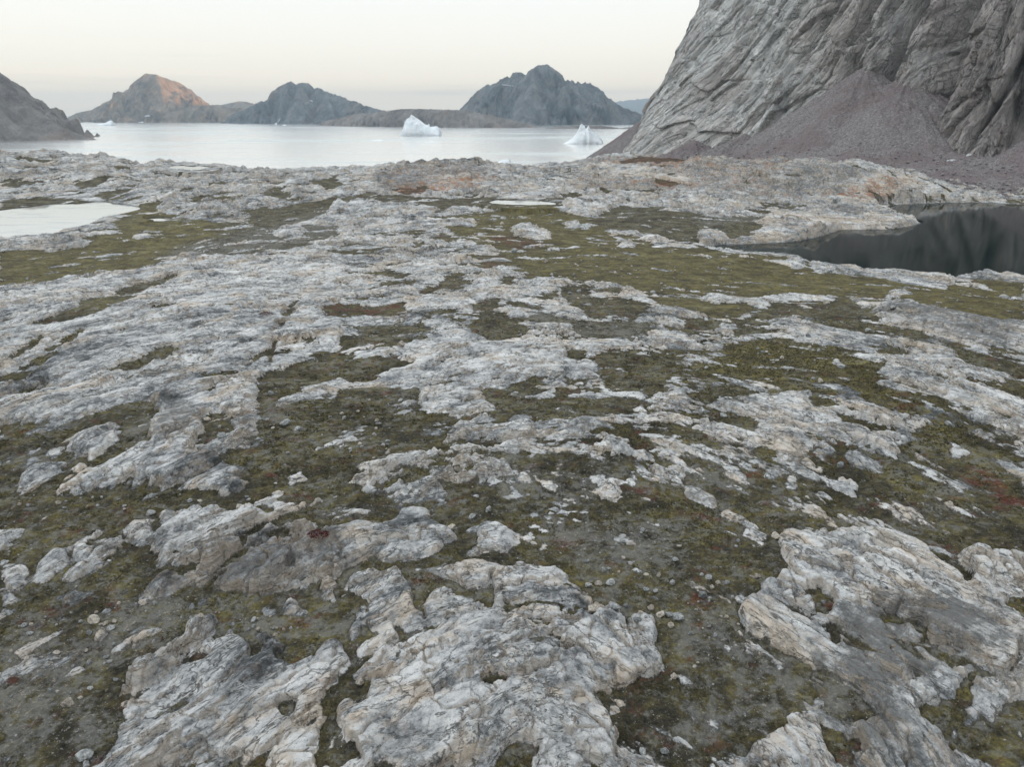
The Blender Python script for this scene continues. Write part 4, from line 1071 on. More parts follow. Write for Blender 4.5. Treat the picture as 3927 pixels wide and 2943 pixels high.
def scree_z(x, y):
    j = int(np.clip(np.searchsorted(gx, x), 0, len(gx) - 1)); i = int(np.clip(np.searchsorted(gy, y), 0, len(gy) - 1))
    return float(SZ[i, j])

# ------------------------------------------------------------------ far landforms: slopes falling from surveyed ridge lines
def landform(name, label, cat, ridges, mat, res, wid=1.35, pw=1.15, seed=0, rough=1.0, floor=-8, pad=1.5, gul=.38):
    R = []
    for pts, in [(r,) for r in ridges]:
        W = np.array([at_range(*p) for p in pts])
        for a, b in zip(W, W[1:]):
            n = max(2, int(np.hypot(*(b - a)[:2]) / res / 2.0))
            for t in np.linspace(0, 1, n, endpoint=False): R.append(a + (b - a) * t)
        R.append(W[-1])
    R = np.array(R)
    hm = R[:, 2].max()
    m = hm * wid * 1.05
    x0, x1, y0, y1 = R[:, 0].min() - m * .8, R[:, 0].max() + m * .8, R[:, 1].min() - m, R[:, 1].max() + m * .8
    nx_, ny_ = int((x1 - x0) / res), int((y1 - y0) / res / 1.3)
    X, Y = np.meshgrid(np.linspace(x0, x1, nx_), np.linspace(y0, y1, ny_))
    Z = np.full(X.shape, -1e3)
    s = hm / 300
    warp = 1 + gul * fbm(X / (70 * s), Y / (260 * s), 4, seed) + .12 * ridged(X / (34 * s), Y / (90 * s), 3, seed + 5)
    for rx, ry, rz in R:
        if rz <= 1: continue
        d = np.hypot(X - rx, Y - ry)
        d = np.maximum(d * np.where(d > rz * .08, warp, 1) , 0)
        Z = np.maximum(Z, rz * np.maximum(0, 1 - d / (rz * wid)) ** pw + np.where(d > rz * wid, -(d - rz * wid) * .2, 0))
    amp = rough * np.clip(Z / hm * 1.6 - .08, 0, 1) * (1 - .85 * np.clip((Z / hm - .8) * 5, 0, 1))
    Z = Z + amp * hm * (.040 * ridged(X / (44 * s), Y / (120 * s), 4, seed + 9) + .022 * fbm(X / (28 * s), Y / (28 * s), 4, seed + 11))
    Z = np.maximum(Z, floor)
    o = grid_mesh(name, X, Y, Z, mat)
    return tag(o, label, cat, 'structure'), X, Y, Z

HL = landform('headland', 'brown grey headland sloping down to the water from the left edge', 'headland',
    [[(-330, 20, 2120), (-120, 80, 2100), (0, 160, 2080), (12, 172, 2075), (25, 192, 2070), (45, 211, 2060), (75, 240, 2040), (110, 262, 2020), (150, 281, 2000), (180, 292, 1985), (205, 299, 1975)],
     [(0, 160, 2080), (-30, 220, 1960)]], M_NEARHILL, 4.0, 1.3, 1.05, 500, .55, gul=.16)
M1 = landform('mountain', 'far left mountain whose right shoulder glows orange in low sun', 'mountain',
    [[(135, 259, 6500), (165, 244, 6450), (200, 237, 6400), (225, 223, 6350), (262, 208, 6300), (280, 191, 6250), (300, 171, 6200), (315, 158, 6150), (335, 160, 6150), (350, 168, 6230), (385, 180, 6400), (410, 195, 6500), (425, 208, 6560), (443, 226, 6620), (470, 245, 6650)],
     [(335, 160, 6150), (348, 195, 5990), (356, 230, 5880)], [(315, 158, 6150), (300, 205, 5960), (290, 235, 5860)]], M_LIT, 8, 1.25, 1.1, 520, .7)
M1b = landform('hill', 'low dark shore hill in front of the far left mountain', 'hill',
    [[(340, 250, 5850), (400, 232, 5800), (440, 228, 5780), (470, 226, 5780), (500, 234, 5760), (540, 233, 5750), (580, 245, 5740)]], M_LIT, 9, 1.6, 1.1, 530, 1.4)
M1c = landform('hill', 'small rounded hill lit orange in the gap between the far mountains', 'hill',
    [[(440, 236, 8800), (470, 229, 8800), (500, 222, 8800), (515, 218, 8800), (532, 219, 8800), (550, 224, 8800), (580, 236, 8800)]], M_LIT, 12, 1.1, 1.0, 540)
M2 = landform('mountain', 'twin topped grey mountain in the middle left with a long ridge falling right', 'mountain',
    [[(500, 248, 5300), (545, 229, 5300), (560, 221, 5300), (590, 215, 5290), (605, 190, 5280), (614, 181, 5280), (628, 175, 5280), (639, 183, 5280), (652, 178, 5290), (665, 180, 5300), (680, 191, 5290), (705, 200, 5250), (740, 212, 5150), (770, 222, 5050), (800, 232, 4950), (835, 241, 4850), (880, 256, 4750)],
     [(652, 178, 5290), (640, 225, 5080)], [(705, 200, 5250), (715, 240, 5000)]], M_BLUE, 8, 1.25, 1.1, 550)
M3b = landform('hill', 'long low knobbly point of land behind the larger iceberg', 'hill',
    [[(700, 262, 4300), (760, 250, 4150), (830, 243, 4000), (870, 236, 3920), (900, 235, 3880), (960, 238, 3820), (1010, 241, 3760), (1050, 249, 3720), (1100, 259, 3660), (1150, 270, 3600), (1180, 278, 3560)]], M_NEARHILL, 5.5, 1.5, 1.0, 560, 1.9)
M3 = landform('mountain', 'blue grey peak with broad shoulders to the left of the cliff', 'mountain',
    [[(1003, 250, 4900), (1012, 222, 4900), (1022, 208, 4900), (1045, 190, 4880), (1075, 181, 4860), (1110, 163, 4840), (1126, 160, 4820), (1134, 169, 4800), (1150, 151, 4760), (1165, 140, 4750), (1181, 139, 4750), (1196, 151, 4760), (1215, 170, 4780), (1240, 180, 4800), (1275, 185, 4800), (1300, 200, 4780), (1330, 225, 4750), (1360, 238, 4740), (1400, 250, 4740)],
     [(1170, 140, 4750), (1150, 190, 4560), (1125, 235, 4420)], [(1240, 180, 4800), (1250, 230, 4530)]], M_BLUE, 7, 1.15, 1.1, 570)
M4 = landform('hill', 'low rock skerry in front of the blue grey peak', 'hill',
    [[(1160, 280, 3480), (1200, 274, 3440), (1250, 272, 3420), (1300, 271, 3400), (1340, 276, 3380), (1400, 270, 3360)]], M_NEARHILL, 5.5, 1.8, 1.0, 580, 1.6)
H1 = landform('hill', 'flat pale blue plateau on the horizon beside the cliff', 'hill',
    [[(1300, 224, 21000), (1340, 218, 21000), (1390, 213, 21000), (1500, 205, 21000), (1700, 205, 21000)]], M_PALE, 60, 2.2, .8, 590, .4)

# ------------------------------------------------------------------ ice
def c_ice(k, x, y):
    ox, oy, s = {1: (1500, 380, .4069), 2: (200, 260, .3617)}[k]
    return (ox + x * s) * 2212 / 3927, (oy + y * s) * 2212 / 3927

def berg(crop, outline, wl, depth, label, group=None, name='iceberg', seed=0, nx_=170, ny_=90, lat=0.0):
    """plan-view height field: the surveyed crest, falling away to the front and the back"""
    P = [c_ice(crop, *p) for p in outline]
    base = on_level(*c_ice(crop, sum(p[0] for p in outline) / len(outline), wl), 0.0)
    D = base[1]
    W = np.array([at_range(a, b, D) for a, b in P])
    x0, x1 = W[0, 0], W[-1, 0]; w = x1 - x0
    xs = np.linspace(x0, x1, nx_); prof = np.interp(xs, W[:, 0], np.maximum(W[:, 2], 0.0)) - W[:, 2].min().clip(-50, 0) * 0
    ys_ = np.linspace(-1, 1, ny_)
    X = np.repeat(xs[None], ny_, 0); T = np.repeat(ys_[:, None], nx_, 1)
    hm = prof.max()
    half = w * depth * (.45 + .55 * np.sqrt(np.clip(np.interp(xs, W[:, 0], np.maximum(W[:, 2], 0)) / hm, 0, 1)))
    half = half * np.clip(np.minimum(xs - x0, x1 - xs) / (w * .06), .15, 1)
    half = half * (1 + .06 * perlin(xs / (w * .12), xs * 0 + seed, seed))
    Y = D + half[None] * T
    fall = np.clip(1 - np.abs(T) ** 1.25, 0, 1) ** .62
    soft = prof.copy()
    for _ in range(int(nx_ * nx_ / 90)): soft[1:-1] = (soft[:-2] + 2 * soft[1:-1] + soft[2:]) / 4
    wgt = np.exp(-(T / .22) ** 2)
    Z = (prof[None] * wgt + np.minimum(soft, hm * .8)[None] * (1 - wgt)) * fall
    s = w / 10
    Z = Z + fall * prof[None] / hm * hm * (.075 * fbm(X / s, Y / s, 4, seed + 3) + .03 * (ridged(X / (s * .9), Y / (s * 1.6), 3, seed + 7) - 1)) * (1 - .9 * np.exp(-(T / .1) ** 2))
    Z[0] = Z[-1] = -4; Z[:, 0] = Z[:, -1] = -4
    Z = np.maximum(Z, -4)
    o = grid_mesh(name, X - base[0], Y - D, Z, M_ICE)
    o.location = (base[0], D, 0)
    return tag(o, label, 'iceberg' if name == 'iceberg' else 'ice floe', None, group), base, w

I1, b1, w1_ = berg(1, [(84, 342), (100, 315), (112, 290), (128, 215), (150, 186), (170, 180), (178, 165), (190, 146), (215, 162), (250, 186), (290, 214), (318, 240), (344, 246), (352, 238), (359, 233), (366, 262), (392, 262), (432, 256), (454, 276), (470, 302), (481, 344)], 347, .34,
    'larger white iceberg with one tall slanting peak and a low block on its right', seed=3)
I2, b2, w2_ = berg(1, [(1622, 420), (1660, 402), (1705, 372), (1742, 334), (1762, 296), (1778, 256), (1788, 238), (1797, 234), (1822, 252), (1836, 288), (1848, 268), (1859, 250), (1882, 288), (1906, 312), (1935, 334), (1960, 352), (1985, 380), (2000, 420)], 423, .38,
    'white iceberg with two thin spires half hidden by the scree slope', seed=13)
I3, b3, w3_ = berg(1, [(985, 612), (1010, 596), (1040, 577), (1080, 571), (1105, 574), (1115, 564), (1122, 578), (1126, 588), (1128, 612)], 614, .4,
    'small cyan tinted ice block just showing over the rocky crest', seed=23, nx_=90, ny_=50)
I4, b4, w4_ = berg(2, [(480, 612), (500, 592), (560, 592), (586, 574), (604, 564), (632, 559), (650, 580), (662, 614)], 616, .4,
    'small far iceberg below the orange lit mountain on the left', seed=33, nx_=90, ny_=50)
def floe(pxx, pyy, wpx, hpx, label, seed, group=None):
    c = ((pxx * 3927 / 2212 - 1500) / .4069, (pyy * 3927 / 2212 - 380) / .4069)
    k = 3927 / 2212 / .4069
    w, h = wpx * k / 2, hpx * k
    return berg(1, [(c[0] - w, c[1]), (c[0] - w * .5, c[1] - h * .7), (c[0] - w * .1, c[1] - h * .5), (c[0] + w * .3, c[1] - h), (c[0] + w * .7, c[1] - h * .6), (c[0] + w, c[1])], c[1], .5, label, group, 'ice_floe', seed, 40, 24)
floe(815, 304, 30, 2.2, 'flat ice floe drifting left of the larger iceberg', 41)
floe(928, 308, 22, 2.0, 'flat ice floe drifting just in front of the larger iceberg', 42)
floe(596, 269.5, 6, 4.5, 'white ice chunk by the shore below the twin topped mountain', 43)
floe(614, 271.5, 9, 2.5, 'two tone ice fragment right of the shore chunk under the twin topped mountain', 44)
floe(306, 265, 22, 2.2, 'thin white ice strip along the shore of the orange lit mountain', 45)
floe(120, 249.5, 9, 3.0, 'tiny iceberg on the horizon left of the orange lit mountain', 46)
floe(40, 249.0, 14, 2.4, 'tiny flat iceberg on the horizon behind the left headland', 47)

# ------------------------------------------------------------------ snow patches lying on the slopes
def surface_hit(X, Y, Z, pxx, pyy):
    l, f, u = direction(pxx, pyy)
    ys_ = np.linspace(Y[0, 0], Y[-1, 0], 1500)
    xs_ = l / f * ys_; zs = EYE + u / f * ys_
    j = np.clip(np.round((xs_ - X[0, 0]) / (X[0, 1] - X[0, 0])).astype(int), 0, X.shape[1] - 1)
    i = np.clip(np.searchsorted(Y[:, 0], ys_), 0, X.shape[0] - 1)
    hit = np.argmax(Z[i, j] > zs)
    return xs_[hit], ys_[hit], zs[hit] if hit else None

def snow_patch(land_, outline, label, th, n=(16, 9), seed=0):
    X, Y, Z = land_
    (ax, ay), (bx, by) = outline[0], outline[1]
    w = outline[2]
    L = math.hypot(bx - ax, by - ay); ux, uy = (bx - ax) / L, (by - ay) / L
    pts = np.zeros((n[1], n[0], 3)); ok = True
    for j in range(n[1]):
        for i in range(n[0]):
            a = i / (n[0] - 1); b = j / (n[1] - 1) * 2 - 1
            hw = w * (math.sin(math.pi * min(max(a, .03), .97)) ** .6) * (1 + .5 * float(perlin(a * 4, b * .8, 601 + seed)))
            x, y, z = surface_hit(X, Y, Z, ax + (bx - ax) * a - uy * b * hw, ay + (by - ay) * a + ux * b * hw)
            if z is None: return None
            e = min(i, n[0] - 1 - i, j, n[1] - 1 - j)
            lift = -th if e == 0 else th * (.8 + .3 * float(perlin(a * 7, b * 3, 611)))
            pts[j, i] = (x, y - abs(lift) * .3, z + lift)
    o = grid_mesh('snow_patch', pts[..., 0], pts[..., 1], pts[..., 2], M_SNOW)
    return tag(o, label, 'snow patch')
snow_patch(M3[1:], ((1084, 183), (1110, 186), .55), 'thin snow patch high on the shoulder of the blue grey peak', 1.5, seed=1)
snow_patch(M2[1:], ((597, 268), (606, 256), 1.3), 'narrow white snow tongue running to the shore under the twin topped mountain', 3.0, seed=2)
snow_patch(M2[1:], ((668, 217), (676, 219), .6), 'tiny snow fleck below the right top of the twin topped mountain', 3.0, (8, 5), 3)
snow_patch(M1[1:], ((312, 251), (325, 250), 1.0), 'small snow patch near the foot of the orange lit mountain', 3.5, (8, 5), 4)
snow_patch((SX, SY, SZ), ((2086, 338), (2138, 317), 3.4), 'bright snow streak where the cliff meets the right hand scree fan', .7, (26, 9), 5)
snow_patch((SX, SY, SZ), ((2040, 349), (2066, 346), 1.1), 'small broken snow remnant left of the bright snow streak', .5, (12, 5), 6)

# ------------------------------------------------------------------ boulders
def ico(sub):
    import bmesh
    bm = bmesh.new(); bmesh.ops.create_icosphere(bm, subdivisions=sub, radius=1.0)
    v = np.array([p.co[:] for p in bm.verts]); f = np.array([[q.index for q in p.verts] for p in bm.faces]); bm.free()
    return v, f
IV4, IF4 = ico(4); IV2, IF2 = ico(2); IV1, IF1 = ico(1)

def stone_shape(v, r, cuts=11, flat=.75, soft=.03):
    v = v.copy()
    for _ in range(cuts):
        n = r.normal(size=3); n /= np.linalg.norm(n)
        off = r.uniform(.52, .86)
        d = v @ n - off
        v -= np.outer(np.where(d > 0, d * .94, 0), n)
    s = np.array([r.uniform(.85, 1.25), r.uniform(.75, 1.0), flat * r.uniform(.75, 1.1)])
    n = perlin(v[:, 0] * 2.3 + v[:, 2] * 1.7, v[:, 1] * 2.3 - v[:, 2] * 1.3, int(r.integers(999)))
    n2 = perlin(v[:, 0] * 6 + v[:, 2] * 4, v[:, 1] * 6 - v[:, 2] * 5, int(r.integers(999)))
    v = v * (1 + soft * 2 * n + soft * n2)[:, None] * s
    return v
SHAPES = []
for k in range(10):
    r = np.random.default_rng(900 + k)
    o = raw_mesh('boulder', stone_shape(IV4, r, flat=(.8, .62, .9)[k % 3]), IF4, M_STONE if k % 3 else M_STONEW, False, link=False)
    o.data.shade_flat() if False else None
    SHAPES.append(o)

def boulder(x, y, z, size, label, group=None, k=None, sink=.25, name='boulder'):
    src = SHAPES[rng.integers(len(SHAPES)) if k is None else k % len(SHAPES)]
    o = src.copy(); o.name = name
    COL.objects.link(o)
    o.location = (x, y, z + size * (.62 - sink))
    o.rotation_euler = (rng.uniform(-.25, .25), rng.uniform(-.25, .25), rng.uniform(0, 6.28))
    o.scale = (size,) * 3
    return tag(o, label, 'boulder' if name == 'boulder' else 'stone', None, group)

NAMED = [
 (8, 1625, 625, 44, 'tall pale boulder at the right top edge of the big foreground slab'),
 (8, 1768, 622, 42, 'angular two tone boulder with a beige right face, next to the tall pale one'),
 (8, 1595, 482, 24, 'small grey stone, left of three in a row above the big slab'),
 (8, 1660, 467, 25, 'middle stone of three in a row above the big slab'),
 (8, 1740, 462, 32, 'widest and darkest stone of three in a row above the big slab'),
 (8, 1913, 700, 28, 'grey boulder at the notch in the right rim of the big slab'),
 (8, 1936, 660, 18, 'round stone perched just behind the notch boulder'),
 (8, 1968, 690, 15, 'little pale stone right of the notch boulder'),
 (8, 1840, 615, 20, 'small stone between the two tone boulder and the stone cluster'),
 (8, 1998, 626, 30, 'flat wide stone above the stone cluster right of the big slab'),
 (8, 2066, 670, 30, 'leftmost boulder of the tight cluster right of the big slab'),
 (8, 2120, 668, 27, 'middle boulder of the tight cluster right of the big slab'),
 (8, 2172, 690, 40, 'largest and rightmost boulder of the tight cluster right of the big slab'),
 (8, 2130, 735, 23, 'lowest stone of the tight cluster, in front of the others'),
 (8, 1968, 510, 20, 'upright narrow stone in the moss above the stone cluster'),
 (8, 845, 36, 25, 'small boulder with a pale face on the moss above the striped ledge'),
 (8, 710, 106, 33, 'round grey boulder sitting off the right end of the striped ledge'),
 (8, 2156, 322, 26, 'grey stone on gravelly moss near the cairn like stones'),
 (8, 2140, 462, 20, 'broken pale stone in the moss above the tight cluster'),
 (8, 2050, 418, 20, 'low stone in dark moss, up and right of three in a row'),
 (8, 1970, 410, 18, 'pair sized pale stone in dark moss above the upright narrow stone'),
 (8, 1585, 325, 20, 'flat pale stone alone in the moss above the three in a row'),
 (8, 1825, 210, 16, 'small bluish stone lying in the upper moss of the foreground'),
 (8, 2150, 1072, 24, 'white stone on dark moss right of the big slab'),
 (8, 1950, 1560, 26, 'beige crooked stone on gravel at the bottom edge right of the big slab'),
 (8, 2090, 1560, 28, 'broad grey stone on gravel near the bottom edge'),
 (8, 122, 1105, 36, 'rounded pale stone in the mossy bay on the left of the big slab'),
 (7, 553, 1592, 62, 'smooth bluish white boulder alone on dark heath in the bottom left corner'),
 (7, 562, 1652, 24, 'small white stone tucked under the bottom left boulder'),
 (7, 608, 705, 40, 'egg shaped grey boulder on brown heath in the left foreground'),
 (7, 680, 735, 20, 'beige stone right below the egg shaped boulder'),
 (7, 720, 762, 22, 'pale block beside the beige stone in the left foreground'),
 (7, 978, 15, 28, 'round white boulder on the moss above the upper slab on the left'),
 (7, 1300, 678, 18, 'small white stone on the heath above the stepped pale ledge'),
 (7, 1640, 708, 20, 'pale stone on the heath, topmost of the line above the pale ledges'),
 (7, 1640, 752, 16, 'pale stone second in the line above the pale ledges'),
 (7, 1672, 768, 18, 'flat pale stone third in the line above the pale ledges'),
 (7, 1770, 762, 16, 'small grey stone right of the line above the pale ledges'),
 (7, 1610, 770, 14, 'tiny block left of the line above the pale ledges'),
 (7, 560, 905, 14, 'pale pebble sized block on the reddish gravel'),
 (7, 370, 918, 20, 'whitish stone on the reddish gravel slope'),
 (7, 690, 950, 16, 'beige stone at the edge of the reddish gravel'),
 (7, 578, 985, 18, 'square beige stone in the middle of the reddish gravel'),
 (7, 445, 1235, 34, 'wedge of pinkish stone half buried in the left foreground gravel'),
 (7, 750, 1100, 16, 'beige chip left of the smooth pale slab'),
 (7, 160, 745, 18, 'beige stone on the far left heath below the block outcrop'),
 (7, 205, 738, 14, 'small white stone next to the far left beige stone'),
 (7, 960, 585, 16, 'beige round stone under the striped ledge'),
 (7, 1005, 598, 18, 'twin beige round stone right beside it under the striped ledge'),
 (7, 770, 600, 16, 'orange tinted stone on the heath left of the striped ledge foot'),
 (4, 1342, 1022, 24, 'squarish white boulder in the mossy bay beside the rock knob'),
 (4, 1437, 1128, 30, 'flat pale boulder below the squarish white one by the rock knob'),
 (4, 1425, 1078, 14, 'small stone between the two boulders by the rock knob'),
 (4, 1240, 1196, 26, 'boulder wedged at the lower right foot of the rock knob'),
 (4, 1846, 1048, 36, 'white topped boulder, larger of the pair on the mid moss'),
 (4, 1930, 1092, 26, 'rounder boulder, smaller of the pair on the mid moss'),
 (4, 1768, 1088, 14, 'pale pebble sized boulder left of the pair on the mid moss'),
 (4, 1865, 1248, 18, 'pale stone on moss below the pair of mid moss boulders'),
 (4, 1755, 862, 22, 'low pale stone in the large heath hollow'),
 (4, 380, 1572, 22, 'white round stone on the left moss slope'),
 (4, 808, 1612, 10, 'tiny white stone in the middle of the left moss slope'),
 (4, 1232, 1560, 16, 'small pale stone at the right end of the left moss slope'),
 (4, 600, 1535, 9, 'tiny pale stone at the top of the left moss slope'),
 (5, 388, 540, 24, 'grey boulder at the back of the pale sandy band'),
 (5, 380, 905, 18, 'beige boulder on moss just below the pale sandy band'),
 (5, 295, 1172, 14, 'white stone alone in the dark mid moss'),
 (5, 300, 1248, 22, 'low pale stone at the tip of the mid ledge'),
 (5, 58, 1224, 18, 'bluish stone in dark mid moss near the left'),
 (5, 950, 1612, 28, 'grey white boulder in the gravelly moss below the oval slabs'),
 (5, 1755, 1010, 24, 'ochre tinted boulder on the ledge in the middle right'),
 (5, 1795, 1160, 14, 'small pale stone beside the green hollow'),
 (5, 1900, 1008, 16, 'pale stone right of the ochre tinted boulder'),
 (6, 1200, 452, 18, 'single white upright boulder on the green strip in the right middle'),
 (6, 928, 272, 20, 'pale boulder at the back rim of the right meadow rocks'),
 (6, 558, 448, 14, 'small white stone on the grass pocket in the right middle'),
 (6, 812, 488, 18, 'stone balanced on the edge of the long right ledge'),
 (6, 888, 778, 22, 'beige boulder in the green gully'),
 (6, 808, 858, 20, 'pinkish boulder on the ledge below the green gully'),
 (6, 1020, 1328, 26, 'dark shadowed boulder at the foot of the right ledge'),
 (6, 848, 1136, 18, 'ochre stone in the crack of the right ledge'),
 (6, 1012, 905, 24, 'pale block beside the grass pocket on the right ledge'),
 (6, 260, 1005, 26, 'wide grey boulder on moss left of the right ledge'),
 (6, 588, 1472, 16, 'small pale stone in front of the domed outcrop'),
 (6, 1725, 1578, 26, 'grey boulder alone in the reddish moss on the right'),
 (6, 1355, 310, 18, 'grey boulder on top of the dark dome on the right'),
 (6, 1275, 322, 14, 'small dark boulder left of the one on the dark dome'),
 (6, 1865, 155, 14, 'white stone on the shore meadow of the dark tarn'),
 (6, 1400, 130, 12, 'small stone on the pale shore strip of the dark tarn'),
 (9, 122, 545, 34, 'pointed beige boulder on dark moss left of the domed slab'),
 (9, 478, 424, 24, 'dark rimmed boulder on moss near the domed slab'),
 (9, 183, 490, 20, 'white stone in the small stone heap left of the domed slab'),
 (9, 165, 430, 24, 'largest stone of the small heap left of the domed slab'),
 (9, 285, 463, 20, 'rightmost stone of the small heap left of the domed slab'),
 (9, 225, 462, 18, 'middle stone of the small heap left of the domed slab'),
 (9, 120, 412, 16, 'leftmost stone of the small heap left of the domed slab'),
 (9, 206, 810, 16, 'lone white stone on grey heath below the small heap'),
 (9, 70, 1008, 16, 'lone pale stone on grey heath at the lower left of the domed slab'),
 (9, 340, 232, 17, 'pale stone on moss, nearer of two by the orange streaked rock'),
 (9, 356, 196, 16, 'dark stone on moss, farther of two by the orange streaked rock'),
 (9, 597, 160, 34, 'beige loaf shaped boulder at the tip of the domed slab'),
 (9, 935, 55, 13, 'thin white sliver of stone on the upper right moss'),
 (9, 905, 592, 14, 'pale stone lying in the moss pocket of the domed slab'),
 (2, 1312, 1298, 24, 'grey boulder at the left rim of the green meadow'),
 (2, 1235, 1118, 15, 'pale boulder on the moss of the middle shelf'),
 (2, 1730, 1420, 8, 'small white stone out on the green meadow'),
 (2, 2080, 1330, 10, 'pale stone near the back of the green meadow'),
 (2, 1065, 1188, 16, 'pale boulder beside the reddish moss on the middle shelf'),
 (1, 25, 1300, 16, 'white boulder at the left edge below the large pond'),
 (1, 180, 1482, 10, 'small white stone on the left meadow'),
 (1, 550, 1425, 8, 'tiny pale stone in the middle of the left meadow'),
]
for k, (c, x, y, rp, lab) in enumerate(NAMED):
    X0, Y0 = px(c, x, y + rp * .55)
    gxx, gyy, gz = ground_hit(X0, Y0)
    d = math.sqrt(gxx ** 2 + gyy ** 2 + (EYE - gz) ** 2)
    kx = CROP[c][2] * 1024 / 3927
    size = rp * kx / FOC * d * .98
    boulder(gxx, gyy, gz, size, lab, None, k, .22)

# loose stones in the heath that nothing tells apart
ZONES = [ # crop, box, count, size range, label, group
 (8, (1500, 60, 2212, 560), 16, (.10, .22), 'small grey stone scattered in the moss above the tight boulder cluster', 'small stones in the moss above the boulder cluster'),
 (7, (60, 640, 900, 1250), 26, (.08, .20), 'small beige stone scattered over the reddish gravel on the left', 'small stones on the reddish gravel'),
 (7, (1150, 640, 1900, 860), 14, (.07, .15), 'small pale stone on the heath between the two pale ledges', 'small stones between the pale ledges'),
 (4, (0, 1530, 1700, 1655), 16, (.10, .26), 'small white stone dotted over the left moss slope', 'small stones on the left moss slope'),
 (5, (0, 900, 330, 1300), 22, (.12, .26), 'small pale stone in the dark moss of the middle', 'small stones in the dark mid moss'),
 (5, (1250, 0, 2212, 280), 26, (.25, .6), 'small stone lying out on the flat green meadow', 'small stones on the green meadow'),
 (6, (0, 540, 900, 820), 18, (.14, .34), 'small pale stone in the green strip of the right middle', 'small stones in the green strip'),
 (9, (0, 560, 380, 1000), 16, (.07, .14), 'small pale stone on the grey heath left of the domed slab', 'small stones on the grey heath'),
]
for c, (x0, y0, x1, y1), n, (s0, s1), lab, grp in ZONES:
    done = 0; tries = 0
    while done < n and tries < n * 30:
        tries += 1
        X0, Y0 = px(c, rng.uniform(x0, x1), rng.uniform(y0, y1))
        gxx, gyy, gz = ground_hit(X0, Y0)
        az, r = math.atan2(gxx, gyy), math.hypot(gxx, gyy)
        j = int(np.searchsorted(AZ, az)); i = int(np.searchsorted(RR, r))
        if GT[min(i, NR - 1), min(j, NA - 1)] > -.05: continue
        boulder(gxx, gyy, gz, float(s0 + (s1 - s0) * rng.random() ** 2), lab, grp, name='stone')
        done += 1

# ------------------------------------------------------------------ what nobody could count
def swarm(name, shapes, faces, P, size, mat, label, cat, rot=True):
    nv = len(shapes[0]); n = len(P)
    which = rng.integers(len(shapes), size=n)
    a = rng.uniform(0, 6.283, n)
    V = np.array(shapes)[which] * size[:, None, None]
    ca, sa = np.cos(a)[:, None], np.sin(a)[:, None]
    V = np.stack([V[..., 0] * ca - V[..., 1] * sa, V[..., 0] * sa + V[..., 1] * ca, V[..., 2]], -1) + P[:, None, :]
    F = (faces[None] + (np.arange(n) * nv)[:, None, None]).reshape(-1, faces.shape[1])
    o = raw_mesh(name, V.reshape(-1, 3), F, mat, False)
    return tag(o, label, cat, 'stuff')

# gravel on bare heath, most of it near
n = 60000
rr = np.exp(rng.uniform(math.log(24), math.log(260), n)); aa = rng.uniform(-.76, .76, n)
ii = np.searchsorted(RR, rr).clip(0, NR - 1); jj = np.searchsorted(AZ, aa).clip(0, NA - 1)
keep = (GT[ii, jj] < -.02) & (rng.random(n) < (GM['gravel'][ii, jj] ** 1.3 + .05)) & (GWET[ii, jj] < .2)
ii, jj, rr = ii[keep][:1700], jj[keep][:1700], rr[keep][:1700]
P = np.stack([GX[ii, jj], GY[ii, jj], GH[ii, jj]], -1)
sz = (.025 + .065 * rng.random(len(P)) ** 3) * np.clip(rr / 40, .8, 3.0)
P[:, 2] += sz * .08
swarm('gravel', [stone_shape(IV1, np.random.default_rng(950 + k), 6) for k in range(8)], IF1, P, sz, M_STONE, 'loose pale gravel strewn over the bare heath', 'gravel')
# rubble on the scree
M_RUB = mat_stone('rubble_gneiss', (.19, .172, .17), (.31, .283, .277), (.44, .41, .39))
n = 30000
xs_, ys_ = rng.uniform(60, 420, n), 300 + 600 * rng.random(n) ** 1.7
zs_ = np.array([scree_z(a, b) for a, b in zip(xs_, ys_)])
gj = np.searchsorted(AZ, np.arctan2(xs_, ys_)).clip(0, NA - 1); gi = np.searchsorted(RR, np.hypot(xs_, ys_)).clip(0, NR - 1)
keep = zs_ > GH[gi, gj] + .05
xs_, ys_, zs_ = xs_[keep][:9000], ys_[keep][:9000], zs_[keep][:9000]
low = np.clip((60 - zs_) / 25, .25, 1)
sz = (.16 + .95 * rng.random(len(xs_)) ** 5 * np.clip((62 - zs_) / 24, .2, 1) + .3 * rng.random(len(xs_)) ** 2) * low
swarm('rubble', [stone_shape(IV1, np.random.default_rng(970 + k), 6) for k in range(8)], IF1, np.stack([xs_, ys_, zs_ + sz * .3], -1), sz, M_RUB, 'broken rocks littering the scree fans and the shore of the dark tarn', 'rubble')
# dwarf heath tufts near the camera
s = NT('dwarf_heath')
pos = s.n('ShaderNodeNewGeometry').outputs['Position']
s.surf(s.ramp(s.ma('ADD', s.ma('MULTIPLY', s.noise(pos, .5, 8, .7), .6), s.ma('MULTIPLY', s.noise(pos, 9, 3, .7), .4)), [(.34, (.034, .033, .021)), (.47, (.072, .066, .034)), (.58, (.125, .110, .044)), (.7, (.19, .165, .058))]), .9, None, .1)
M_TUFT = s.m
n = 240000
rr = np.exp(rng.uniform(math.log(23), math.log(120), n)); aa = rng.uniform(-.76, .76, n)
ii = np.searchsorted(RR, rr).clip(0, NR - 1); jj = np.searchsorted(AZ, aa).clip(0, NA - 1)
GXs, GYs = GX[ii, jj], GY[ii, jj]
dens = fbm(GXs / 1.5, GYs / 1.5, 3, 701) + .5 * fbm(GXs / 7, GYs / 7, 2, 702)
keep = (GT[ii, jj] < -.12) & (dens + .9 * (GM['green'][ii, jj] - .4) - .9 * (GM['gravel'][ii, jj] - .3) > .05) & (GWET[ii, jj] < .1)
ii, jj, rr = ii[keep][:34000], jj[keep][:34000], rr[keep][:34000]
tv, tf = [], []
tufts = []
